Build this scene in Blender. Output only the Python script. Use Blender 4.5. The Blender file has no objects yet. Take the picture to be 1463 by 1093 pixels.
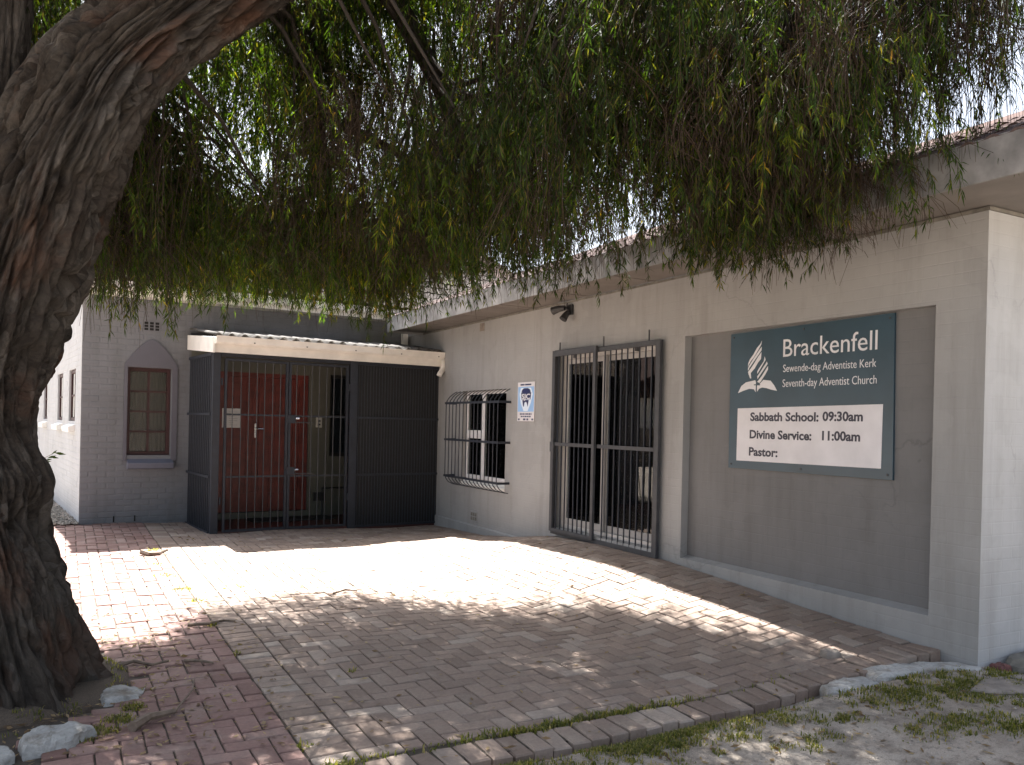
import bpy, math, random
import numpy as np
from mathutils import Matrix, Vector

random.seed(7)
RNG = np.random.default_rng(7)
scene = bpy.context.scene
COL = scene.collection

# ------------------------------------------------------------------ camera
yaw, pitch, roll = math.radians(28.5), math.radians(-0.28), math.radians(1.28)
f0 = Vector((math.sin(yaw), math.cos(yaw), 0)); r0 = Vector((math.cos(yaw), -math.sin(yaw), 0)); u0 = Vector((0, 0, 1))
fw = f0 * math.cos(pitch) + u0 * math.sin(pitch)
u1 = u0 * math.cos(pitch) - f0 * math.sin(pitch)
rt = r0 * math.cos(roll) + u1 * math.sin(roll)
up = u1 * math.cos(roll) - r0 * math.sin(roll)
cd = bpy.data.cameras.new('camera'); cam = bpy.data.objects.new('camera', cd); COL.objects.link(cam)
m = Matrix.Identity(4)
for i in range(3):
    m[i][0], m[i][1], m[i][2] = rt[i], up[i], -fw[i]
m[2][3] = 1.5
cam.matrix_world = m
cd.sensor_fit = 'HORIZONTAL'; cd.sensor_width = 36.0; cd.lens = 1179.0 / 1463.0 * 36.0
cd.shift_y = 65.5 / 1463.0
cd.clip_start = 0.05; cd.clip_end = 2000
scene.camera = cam

# ------------------------------------------------------------------ light
SUN_EL, SUN_AZ = math.radians(59.5), math.radians(-3.0)      # azimuth from +Y towards +X
sdir = Vector((math.cos(SUN_EL) * math.sin(SUN_AZ), math.cos(SUN_EL) * math.cos(SUN_AZ), math.sin(SUN_EL)))
w = bpy.data.worlds.new('World'); scene.world = w; w.use_nodes = True
nt = w.node_tree
sky = nt.nodes.new('ShaderNodeTexSky'); sky.sky_type = 'NISHITA'; sky.sun_disc = False
sky.sun_elevation = SUN_EL; sky.sun_rotation = SUN_AZ; sky.altitude = 50; sky.air_density = 1.0; sky.dust_density = 4.0; sky.ozone_density = 1.0
bg = nt.nodes['Background']; bg.inputs['Strength'].default_value = 0.055
hz = nt.nodes.new('ShaderNodeHueSaturation'); hz.inputs['Saturation'].default_value = 0.55
nt.links.new(sky.outputs[0], hz.inputs['Color']); nt.links.new(hz.outputs[0], bg.inputs[0])
sl = bpy.data.lights.new('sun', 'SUN'); sl.energy = 5.0; sl.angle = math.radians(0.53); sl.color = (1.0, 0.965, 0.915)
so = bpy.data.objects.new('sun', sl); COL.objects.link(so)
so.rotation_euler = (-sdir).to_track_quat('-Z', 'Y').to_euler(); so.location = (0, 0, 30)

scene.view_settings.view_transform = 'Standard'; scene.view_settings.look = 'None'
scene.view_settings.gamma = 1.0; scene.view_settings.use_curve_mapping = False
scene.view_settings.exposure = 2.8
scene.render.engine = 'CYCLES'
scene.cycles.max_bounces = 10; scene.cycles.diffuse_bounces = 5; scene.cycles.transmission_bounces = 8
scene.cycles.transparent_max_bounces = 12; scene.cycles.caustics_reflective = False; scene.cycles.caustics_refractive = False
scene.cycles.use_denoising = True

# ------------------------------------------------------------------ materials
def lin(r, g, b): return (r, g, b, 1.0)

class NT:
    def __init__(s, name):
        s.m = bpy.data.materials.new(name); s.m.use_nodes = True
        s.t = s.m.node_tree; s.n = s.t.nodes; s.b = s.n['Principled BSDF']; s.out = s.n['Material Output']
    def add(s, t, **kw):
        n = s.n.new(t)
        for k, v in kw.items():
            if k in n.inputs.keys() if hasattr(n.inputs, 'keys') else False: n.inputs[k].default_value = v
            else: setattr(n, k, v)
        return n
    def link(s, a, b): s.t.links.new(a, b)
    def pos(s):
        g = s.n.new('ShaderNodeNewGeometry'); return g.outputs['Position']
    def obj(s):
        g = s.n.new('ShaderNodeTexCoord'); return g.outputs['Object']
    def noise(s, vec, scale, detail=4.0, rough=0.55, stretch=None):
        if stretch:
            mp = s.n.new('ShaderNodeMapping'); mp.inputs['Scale'].default_value = stretch; s.link(vec, mp.inputs['Vector']); vec = mp.outputs[0]
        n = s.n.new('ShaderNodeTexNoise'); n.inputs['Scale'].default_value = scale; n.inputs['Detail'].default_value = detail; n.inputs['Roughness'].default_value = rough
        s.link(vec, n.inputs['Vector']); return n.outputs['Fac']
    def ramp(s, fac, stops):
        r = s.n.new('ShaderNodeValToRGB'); e = r.color_ramp.elements
        while len(e) < len(stops): e.new(0.5)
        for i, (p, c) in enumerate(stops): e[i].position = p; e[i].color = (*c, 1) if len(c) == 3 else c
        s.link(fac, r.inputs['Fac']); return r.outputs['Color']
    def mix(s, fac, a, b, blend='MIX'):
        x = s.n.new('ShaderNodeMix'); x.data_type = 'RGBA'; x.blend_type = blend
        if isinstance(fac, (int, float)): x.inputs[0].default_value = fac
        else: s.link(fac, x.inputs[0])
        for i, v in ((6, a), (7, b)):
            if isinstance(v, tuple): x.inputs[i].default_value = (*v, 1) if len(v) == 3 else v
            else: s.link(v, x.inputs[i])
        return x.outputs[2]
    def math(s, op, a, b=0.5):
        x = s.n.new('ShaderNodeMath'); x.operation = op
        for i, v in ((0, a), (1, b)):
            if isinstance(v, (int, float)): x.inputs[i].default_value = v
            else: s.link(v, x.inputs[i])
        return x.outputs[0]
    def bump(s, h, strength=0.3, dist=0.01):
        b = s.n.new('ShaderNodeBump'); b.inputs['Strength'].default_value = strength; b.inputs['Distance'].default_value = dist
        s.link(h, b.inputs['Height']); s.link(b.outputs[0], s.b.inputs['Normal']); return b
    def col(s, c):
        if isinstance(c, tuple): s.b.inputs['Base Color'].default_value = (*c, 1)
        else: s.link(c, s.b.inputs['Base Color'])
    def rough(s, r):
        if isinstance(r, (int, float)): s.b.inputs['Roughness'].default_value = r
        else: s.link(r, s.b.inputs['Roughness'])

def M_plain(name, c, rough=0.6, var=0.12, scale=6.0, bump=0.0, metal=0.0, bscale=80.0, spec=None):
    s = NT(name); p = s.pos()
    n = s.noise(p, scale, 5)
    lo = tuple(x * (1 - var) for x in c); hi = tuple(min(1, x * (1 + var)) for x in c)
    s.col(s.ramp(n, [(0.3, lo), (0.7, hi)])); s.rough(rough); s.b.inputs['Metallic'].default_value = metal
    if spec is not None: s.b.inputs['Specular IOR Level'].default_value = spec
    if bump: s.bump(s.noise(p, bscale, 4), bump, 0.004)
    return s.m

def M_wall(name, c, courses=True, dirt=True):
    # painted, bagged brickwork: faint courses, stains, small chips
    s = NT(name); tc = s.n.new('ShaderNodeTexCoord'); p = s.pos()
    n1 = s.noise(p, 0.8, 6, 0.6); n2 = s.noise(p, 9.0, 5, 0.6)
    n3 = s.noise(p, 3.0, 7, 0.68, (1.8, 1.8, 0.16))
    a = s.ramp(n1, [(0.3, tuple(x * 0.86 for x in c)), (0.7, tuple(x * 1.09 for x in c))])
    a = s.mix(s.ramp(n2, [(0.35, (0, 0, 0)), (0.75, (0.35, 0.35, 0.35))]), a, tuple(x * 0.93 for x in c))
    if dirt:
        st = s.ramp(n3, [(0.48, (0, 0, 0)), (0.72, (0.50, 0.50, 0.50))])
        a = s.mix(st, a, (c[0] * 0.62, c[1] * 0.60, c[2] * 0.56))
    pt = s.noise(p, 3.3, 3, 0.5); a = s.mix(s.ramp(pt, [(0.52, (0, 0, 0)), (0.57, (0.30, 0.30, 0.30))]), a, tuple(x * 1.10 for x in c))
    wn = s.n.new('ShaderNodeTexNoise'); wn.inputs['Scale'].default_value = 3.5; wn.inputs['Detail'].default_value = 6; s.link(p, wn.inputs['Vector'])
    wv = s.n.new('ShaderNodeVectorMath'); wv.operation = 'MULTIPLY_ADD'; s.link(wn.outputs['Color'], wv.inputs[0]); wv.inputs[1].default_value = (0.5, 0.5, 0.5); s.link(p, wv.inputs[2])
    ck = s.n.new('ShaderNodeTexVoronoi'); ck.feature = 'DISTANCE_TO_EDGE'; ck.inputs['Scale'].default_value = 0.55; s.link(wv.outputs[0], ck.inputs['Vector'])
    lm = s.math('MULTIPLY', s.ramp(ck.outputs['Distance'], [(0.0, (1, 1, 1)), (0.006, (0, 0, 0))]), s.ramp(s.noise(p, 0.9, 3), [(0.52, (0, 0, 0)), (0.62, (0.38, 0.38, 0.38))]))
    a = s.mix(lm, a, tuple(x * 0.45 for x in c))
    s.col(a); s.rough(0.72)
    h = s.noise(p, 55.0, 5, 0.6)
    if courses:
        sx = s.n.new('ShaderNodeSeparateXYZ'); s.link(p, sx.inputs[0])
        cb = s.n.new('ShaderNodeCombineXYZ'); s.link(s.math('ADD', sx.outputs[0], sx.outputs[1]), cb.inputs[0]); s.link(sx.outputs[2], cb.inputs[1])
        br = s.n.new('ShaderNodeTexBrick'); br.inputs['Scale'].default_value = 1.0
        br.inputs['Brick Width'].default_value = 0.232; br.inputs['Row Height'].default_value = 0.0835
        br.inputs['Mortar Size'].default_value = 0.008; br.inputs['Mortar Smooth'].default_value = 1.0
        s.link(cb.outputs[0], br.inputs['Vector'])
        inv = s.math('SUBTRACT', 1.0, br.outputs['Fac'])
        h = s.math('ADD', s.math('MULTIPLY', h, 0.5), s.math('MULTIPLY', inv, 0.55))
    s.bump(h, 0.35, 0.004)
    return s.m

def M_brick(name, stops, island, rough=0.85):
    s = NT(name); p = s.pos()
    if island: r = s.n.new('ShaderNodeNewGeometry').outputs['Random Per Island']
    else: r = s.n.new('ShaderNodeObjectInfo').outputs['Random']
    a = s.ramp(r, stops)
    n = s.noise(p, 1.3, 6, 0.62); n2 = s.noise(p, 45.0, 6, 0.7); n3 = s.noise(p, 5.5, 5, 0.6)
    mid = stops[len(stops) // 2][1]; dirt = (0.30, 0.265, 0.225) if mid[0] > 0.15 else tuple(x * 1.5 for x in mid)
    a = s.mix(s.ramp(n, [(0.42, (0, 0, 0)), (0.72, (0.55, 0.55, 0.55))]), a, (mid[0] * 0.72, mid[1] * 0.74, mid[2] * 0.76))
    a = s.mix(s.ramp(n3, [(0.5, (0, 0, 0)), (0.75, (0.4, 0.4, 0.4))]), a, dirt)
    a = s.mix(0.5, a, s.ramp(n2, [(0.3, (0.62, 0.62, 0.62)), (0.7, (1.25, 1.25, 1.25))]), 'MULTIPLY')
    s.col(a); s.rough(rough); s.b.inputs['Specular IOR Level'].default_value = 0.3 if mid[0] > 0.15 else 0.06; s.bump(n2, 0.45, 0.004)
    return s.m

MAT = {}
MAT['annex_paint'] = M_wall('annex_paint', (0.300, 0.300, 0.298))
MAT['end_paint_lit'] = M_wall('end_paint_lit', (0.40, 0.405, 0.41))  # paler copy of the annex wall tone, stronger daylight put into the colour
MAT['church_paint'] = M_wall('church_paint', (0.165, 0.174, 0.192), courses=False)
MAT['church_side_lit'] = M_wall('church_side_lit', (0.40, 0.41, 0.43), courses=False, dirt=False)  # paler than the front wall, standing in for sun that misses this side
MAT['lilac_plaster'] = M_plain('lilac_plaster', (0.108, 0.108, 0.132), 0.7, 0.06, 4, 0.15)
MAT['sill_paint'] = M_plain('sill_paint', (0.125, 0.135, 0.18), 0.6, 0.08, 6, 0.15)
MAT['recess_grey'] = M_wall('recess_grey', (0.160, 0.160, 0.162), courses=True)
MAT['soffit'] = M_plain('soffit', (0.165, 0.148, 0.134), 0.75, 0.18, 3, 0.15, bscale=30)
MAT['fascia'] = M_plain('fascia', (0.20, 0.197, 0.195), 0.7, 0.4, 5, 0.15, bscale=25)
MAT['iron'] = M_plain('iron', (0.014, 0.018, 0.028), 0.6, 0.25, 14, 0.2, bscale=150)
MAT['iron_grey'] = M_plain('iron_grey', (0.044, 0.046, 0.052), 0.6, 0.2, 14, 0.2, bscale=150)
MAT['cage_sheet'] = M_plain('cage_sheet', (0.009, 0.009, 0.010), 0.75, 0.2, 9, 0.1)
MAT['cage_sheet_blue'] = M_plain('cage_sheet_blue', (0.018, 0.022, 0.036), 0.7, 0.25, 9, 0.1)
MAT['white_paint'] = M_plain('white_paint', (0.76, 0.75, 0.72), 0.5, 0.08, 5, 0.08)
MAT['cream_paint'] = M_plain('cream_paint', (0.72, 0.70, 0.66), 0.55, 0.12, 4, 0.08)
MAT['steel_white'] = M_plain('steel_white', (0.72, 0.71, 0.72), 0.4, 0.06, 8)
MAT['alu'] = M_plain('alu', (0.55, 0.54, 0.53), 0.4, 0.08, 8, metal=0.3)
MAT['alu_dull'] = M_plain('alu_dull', (0.36, 0.35, 0.345), 0.45, 0.08, 8)
MAT['red_wood'] = M_plain('red_wood', (0.125, 0.016, 0.011), 0.45, 0.35, 7, 0.1)
MAT['red_frame'] = M_plain('red_frame', (0.034, 0.007, 0.008), 0.55, 0.2, 9, 0.1)
MAT['chrome'] = M_plain('chrome', (0.85, 0.85, 0.85), 0.25, 0.02, 9, metal=0.9)
MAT['paper'] = M_plain('paper', (0.78, 0.78, 0.80), 0.8, 0.03, 5)
MAT['ink'] = M_plain('ink', (0.14, 0.14, 0.16), 0.8, 0.1, 30)
MAT['porch_floor'] = M_plain('porch_floor', (0.075, 0.022, 0.018), 0.42, 0.25, 4, 0.1)
MAT['rubber'] = M_plain('rubber', (0.02, 0.02, 0.02), 0.9, 0.2, 30, 0.4)
MAT['plastic_grey'] = M_plain('plastic_grey', (0.5, 0.5, 0.47), 0.5, 0.05, 10)
MAT['porch_shade_paint'] = M_plain('porch_shade_paint', (0.115, 0.115, 0.095), 0.7, 0.1, 5, 0.1)  # church wall tone darkened, the porch's shade put into the colour
MAT['black'] = M_plain('black', (0.02, 0.02, 0.022), 0.5, 0.2, 20)
MAT['room'] = M_plain('room', (0.30, 0.28, 0.26), 0.9, 0.05, 2)
MAT['sheet_fibre'] = M_plain('sheet_fibre', (0.13, 0.12, 0.11), 0.9, 0.45, 9, 0.4, bscale=40)
MAT['concrete_white'] = M_plain('concrete_white', (0.42, 0.41, 0.395), 0.9, 0.3, 14, 0.8, bscale=60)
MAT['stone_white'] = M_plain('stone_white', (0.33, 0.335, 0.325), 0.9, 0.35, 12, 0.8, bscale=50)
def M_stone(name, c, dirt):
    s = NT(name); p = s.pos(); n = s.noise(p, 7, 6, 0.65); n2 = s.noise(p, 40, 6, 0.7); n3 = s.noise(p, 3.1, 5, 0.6)
    a = s.ramp(n2, [(0.3, tuple(x * .72 for x in c)), (0.7, tuple(x * 1.15 for x in c))])
    a = s.mix(s.ramp(n, [(0.48, (0, 0, 0)), (0.64, (0.85, 0.85, 0.85))]), a, dirt); a = s.mix(s.ramp(n3, [(0.5, (0, 0, 0)), (0.7, (0.5, 0.5, 0.5))]), a, tuple(x * .6 for x in c))
    s.col(a); s.rough(0.92); s.bump(s.math('ADD', n2, s.math('MULTIPLY', n, 0.6)), 0.9, 0.012); return s.m
MAT['stone_white'] = M_stone('stone_white', (0.36, 0.36, 0.345), (0.16, 0.135, 0.105)); MAT['concrete_white'] = M_stone('concrete_white', (0.44, 0.435, 0.42), (0.22, 0.19, 0.155))
MAT['stone_dark'] = M_plain('stone_dark', (0.16, 0.15, 0.13), 0.9, 0.35, 9, 0.6, bscale=40)
MAT['stone_grey'] = M_plain('stone_grey', (0.22, 0.19, 0.165), 0.9, 0.3, 12, 0.6, bscale=60)
MAT['brick_red_frag'] = M_plain('brick_red_frag', (0.13, 0.055, 0.05), 0.9, 0.3, 20, 0.5)
MAT['wood_dead'] = M_plain('wood_dead', (0.16, 0.12, 0.09), 0.9, 0.3, 25, 0.4)
MAT['vent_hole'] = M_plain('vent_hole', (0.012, 0.012, 0.012), 0.9, 0.1, 9)
MAT['teal'] = M_plain('teal', (0.024, 0.055, 0.080), 0.33, 0.22, 2.2, 0.05, bscale=6)
MAT['sign_white'] = M_plain('sign_white', (0.66, 0.65, 0.68), 0.42, 0.11, 3.2)
MAT['letter_white'] = M_plain('letter_white', (0.70, 0.70, 0.73), 0.5, 0.10, 6)
MAT['letter_dark'] = M_plain('letter_dark', (0.035, 0.035, 0.055), 0.5, 0.05, 3)
MAT['sky_blue'] = M_plain('sky_blue', (0.28, 0.47, 0.76), 0.45, 0.06, 8)
MAT['pale_blue'] = M_plain('pale_blue', (0.66, 0.76, 0.88), 0.45, 0.03, 8)
MAT['navy'] = M_plain('navy', (0.02, 0.028, 0.10), 0.45, 0.1, 8)
MAT['roof_red'] = M_plain('roof_red', (0.07, 0.048, 0.043), 0.9, 0.2, 3, 0.3, spec=0.06)
MAT['lawn'] = M_plain('lawn', (0.07, 0.11, 0.03), 0.9, 0.3, 3, 0.3)

DRV = [(0.0, (0.190, 0.142, 0.115)), (0.3, (0.238, 0.180, 0.147)), (0.65, (0.272, 0.207, 0.168)), (0.9, (0.300, 0.242, 0.203)), (1.0, (0.35, 0.295, 0.25))]
RED = [(0.0, (0.175, 0.105, 0.090)), (0.4, (0.215, 0.132, 0.115)), (0.7, (0.245, 0.152, 0.132)), (1.0, (0.29, 0.205, 0.18))]
MAT['brick_drive'] = M_brick('brick_drive', DRV, False); MAT['brick_drive_field'] = M_brick('brick_drive_field', DRV, True)
MAT['brick_path'] = M_brick('brick_path', RED, False); MAT['brick_path_field'] = M_brick('brick_path_field', RED, True)
TIL = [(0.0, (0.030, 0.024, 0.022)), (0.5, (0.050, 0.041, 0.037)), (1.0, (0.080, 0.068, 0.062))]
TIP = [(0.0, (0.055, 0.036, 0.034)), (0.5, (0.080, 0.058, 0.055)), (1.0, (0.115, 0.088, 0.086))]
MAT['tile_grey'] = M_brick('tile_grey', TIL, False); MAT['tile_pink'] = M_brick('tile_pink', TIP, False)

def m_glass(name, tint=(0.9, 0.95, 0.95), gr=0.012):
    s = NT(name); s.n.remove(s.b)
    gl = s.n.new('ShaderNodeBsdfGlossy'); gl.inputs['Roughness'].default_value = gr; gl.inputs['Color'].default_value = (1, 1, 1, 1)
    tr = s.n.new('ShaderNodeBsdfTransparent'); tr.inputs['Color'].default_value = (*tint, 1)
    fr = s.n.new('ShaderNodeFresnel'); fr.inputs['IOR'].default_value = 1.5
    mx = s.n.new('ShaderNodeMixShader')
    s.link(fr.outputs[0], mx.inputs[0]); s.link(tr.outputs[0], mx.inputs[1]); s.link(gl.outputs[0], mx.inputs[2]); s.link(mx.outputs[0], s.out.inputs['Surface'])
    return s.m
MAT['glass'] = m_glass('glass'); MAT['glass_obscure'] = m_glass('glass_obscure', (0.75, 0.75, 0.70), 0.42)

def m_fabric(name, c, trans=0.3):
    s = NT(name); p = s.pos(); n = s.noise(p, 90, 3)
    a = s.ramp(n, [(0.3, tuple(x * .8 for x in c)), (0.7, tuple(min(1, x * 1.15) for x in c))]); s.col(a); s.rough(0.95)
    return s.m
MAT['lace'] = m_fabric('lace', (0.050, 0.050, 0.040)); MAT['curtain_dark'] = m_fabric('curtain_dark', (0.055, 0.06, 0.08)); MAT['curtain_grey'] = m_fabric('curtain_grey', (0.50, 0.48, 0.46)); MAT['curtain_white'] = m_fabric('curtain_white', (0.5, 0.5, 0.5))

def m_sand():
    s = NT('sand'); p = s.pos()
    n = s.noise(p, 0.9, 7, 0.6); n2 = s.noise(p, 7, 6, 0.65); n3 = s.noise(p, 140, 4, 0.7)
    a = s.ramp(n, [(0.3, (0.26, 0.218, 0.180)), (0.55, (0.38, 0.33, 0.28)), (0.75, (0.47, 0.425, 0.375))])
    a = s.mix(s.ramp(n2, [(0.46, (0, 0, 0)), (0.64, (0.75, 0.75, 0.75))]), a, (0.17, 0.14, 0.115))
    n5 = s.noise(p, 28, 5, 0.7); a = s.mix(s.ramp(n5, [(0.55, (0, 0, 0)), (0.68, (0.5, 0.5, 0.5))]), a, (0.12, 0.10, 0.085))
    a = s.mix(0.6, a, s.ramp(n3, [(0.3, (0.5, 0.5, 0.5)), (0.7, (1.3, 1.3, 1.3))]), 'MULTIPLY')
    mp = s.n.new('ShaderNodeVectorMath'); mp.operation = 'DISTANCE'; s.link(p, mp.inputs[0]); mp.inputs[1].default_value = (-0.35, 5.6, -0.1)
    soil = s.ramp(s.math('ADD', s.math('MULTIPLY', mp.outputs['Value'], 0.5), s.math('MULTIPLY', n2, 0.3)), [(0.55, (1, 1, 1)), (0.72, (0, 0, 0))])
    a = s.mix(soil, a, s.ramp(n3, [(0.3, (0.05, 0.038, 0.028)), (0.7, (0.13, 0.10, 0.075))]))
    s.col(a); s.rough(0.95)
    s.bump(s.math('ADD', n2, s.math('MULTIPLY', n3, 0.5)), 0.8, 0.02)
    return s.m
MAT['sand'] = m_sand()
MAT['joint'] = M_plain('joint', (0.055, 0.044, 0.034), 0.95, 0.3, 9, 0.5)

def m_bark():
    s = NT('bark'); at = s.n.new('ShaderNodeAttribute'); at.attribute_name = 'grain'; p = at.outputs['Vector']
    wn = s.n.new('ShaderNodeTexNoise'); wn.inputs['Scale'].default_value = 7; wn.inputs['Detail'].default_value = 3; s.link(p, wn.inputs['Vector'])
    wv = s.n.new('ShaderNodeVectorMath'); wv.operation = 'MULTIPLY_ADD'; s.link(wn.outputs['Color'], wv.inputs[0]); wv.inputs[1].default_value = (0.035, 0.035, 0.2); s.link(p, wv.inputs[2]); q = wv.outputs[0]
    mp = s.n.new('ShaderNodeMapping'); mp.inputs['Scale'].default_value = (1, 1, 0.13); s.link(q, mp.inputs['Vector'])
    vo = s.n.new('ShaderNodeTexVoronoi'); vo.inputs['Scale'].default_value = 31; s.link(mp.outputs[0], vo.inputs['Vector'])
    ve = s.n.new('ShaderNodeTexVoronoi'); ve.feature = 'DISTANCE_TO_EDGE'; ve.inputs['Scale'].default_value = 31; s.link(mp.outputs[0], ve.inputs['Vector'])
    sp = s.n.new('ShaderNodeSeparateColor'); s.link(vo.outputs['Color'], sp.inputs[0])
    n = s.noise(p, 2.4, 6, 0.6, (1, 1, 0.4)); n2 = s.noise(q, 46, 8, 0.75, (1, 1, 0.20)); n3 = s.noise(p, 3.4, 6, 0.65, (1, 1, 0.35)); n4 = s.noise(p, 150, 5, 0.7, (1, 1, 0.5))
    a = s.ramp(sp.outputs[0], [(0.0, (0.040, 0.032, 0.026)), (0.5, (0.060, 0.050, 0.042)), (1.0, (0.092, 0.080, 0.069))])
    a = s.mix(0.75, a, s.ramp(n2, [(0.36, (0.42, 0.40, 0.38)), (0.5, (1.0, 1.0, 1.0)), (0.66, (1.75, 1.75, 1.75))]), 'MULTIPLY')
    a = s.mix(s.ramp(n3, [(0.54, (0, 0, 0)), (0.66, (0.55, 0.55, 0.55))]), a, (0.115, 0.052, 0.030))
    a = s.mix(s.ramp(n, [(0.52, (0, 0, 0)), (0.70, (0.4, 0.4, 0.4))]), a, (0.145, 0.138, 0.12))
    s.col(a); s.rough(0.95); s.b.inputs['Specular IOR Level'].default_value = 0.2
    e = s.math('MINIMUM', s.math('MULTIPLY', ve.outputs['Distance'], 5.0), 1.0)
    s.bump(s.math('ADD', s.math('ADD', s.math('MULTIPLY', n2, 1.3), s.math('MULTIPLY', n4, 0.6)), s.math('MULTIPLY', e, 0.35)), 1.0, 0.026)
    return s.m
MAT['bark'] = m_bark()

def m_leaf(name, stops, tw=0.40, tint=False):
    s = NT(name); r = s.n.new('ShaderNodeNewGeometry').outputs['Random Per Island']
    a = s.ramp(r, stops)
    if tint:
        at = s.n.new('ShaderNodeAttribute'); at.attribute_name = 'tint'
        a = s.mix(1.0, a, s.ramp(at.outputs['Fac'], [(0.0, (0.45, 0.42, 0.45)), (0.45, (0.85, 0.85, 0.8)), (0.7, (1.15, 1.2, 0.9)), (0.9, (1.9, 1.7, 0.8)), (1.0, (2.3, 1.6, 0.9))]), 'MULTIPLY')
    s.col(a); s.rough(0.6); s.b.inputs['Specular IOR Level'].default_value = 0.2
    tr = s.n.new('ShaderNodeBsdfTranslucent')
    br = s.n.new('ShaderNodeMix'); br.data_type = 'RGBA'; br.blend_type = 'MULTIPLY'; br.inputs[0].default_value = 1.0
    s.link(a, br.inputs[6]); br.inputs[7].default_value = (5.2, 5.6, 1.3, 1); s.link(br.outputs[2], tr.inputs['Color'])
    mx = s.n.new('ShaderNodeMixShader'); mx.inputs[0].default_value = tw
    s.link(s.b.outputs[0], mx.inputs[1]); s.link(tr.outputs[0], mx.inputs[2]); s.link(mx.outputs[0], s.out.inputs['Surface'])
    return s.m
MAT['leaf'] = m_leaf('leaf', [(0.0, (0.009, 0.017, 0.005)), (0.45, (0.016, 0.030, 0.007)), (0.8, (0.028, 0.045, 0.010)), (0.92, (0.060, 0.062, 0.016)), (1.0, (0.060, 0.042, 0.020))], tint=True)
MAT['twig_brown'] = m_leaf('twig_brown', [(0.0, (0.024, 0.016, 0.012)), (0.5, (0.043, 0.029, 0.021)), (1.0, (0.072, 0.049, 0.037))], 0.1)
MAT['twig_dark'] = M_plain('twig_dark', (0.030, 0.023, 0.018), 0.95, 0.3, 20)
MAT['grass'] = m_leaf('grass', [(0.0, (0.045, 0.055, 0.018)), (0.45, (0.080, 0.088, 0.030)), (0.75, (0.135, 0.122, 0.05)), (1.0, (0.22, 0.18, 0.11))], 0.3)
MAT['dry_leaf'] = m_leaf('dry_leaf', [(0.0, (0.09, 0.055, 0.03)), (0.5, (0.17, 0.115, 0.065)), (1.0, (0.26, 0.20, 0.12))], 0.1)
s_ = M_brick('pebble', [(0.0, (0.16, 0.15, 0.13)), (0.5, (0.28, 0.26, 0.23)), (1.0, (0.42, 0.40, 0.36))], True); MAT['pebble'] = s_

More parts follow.
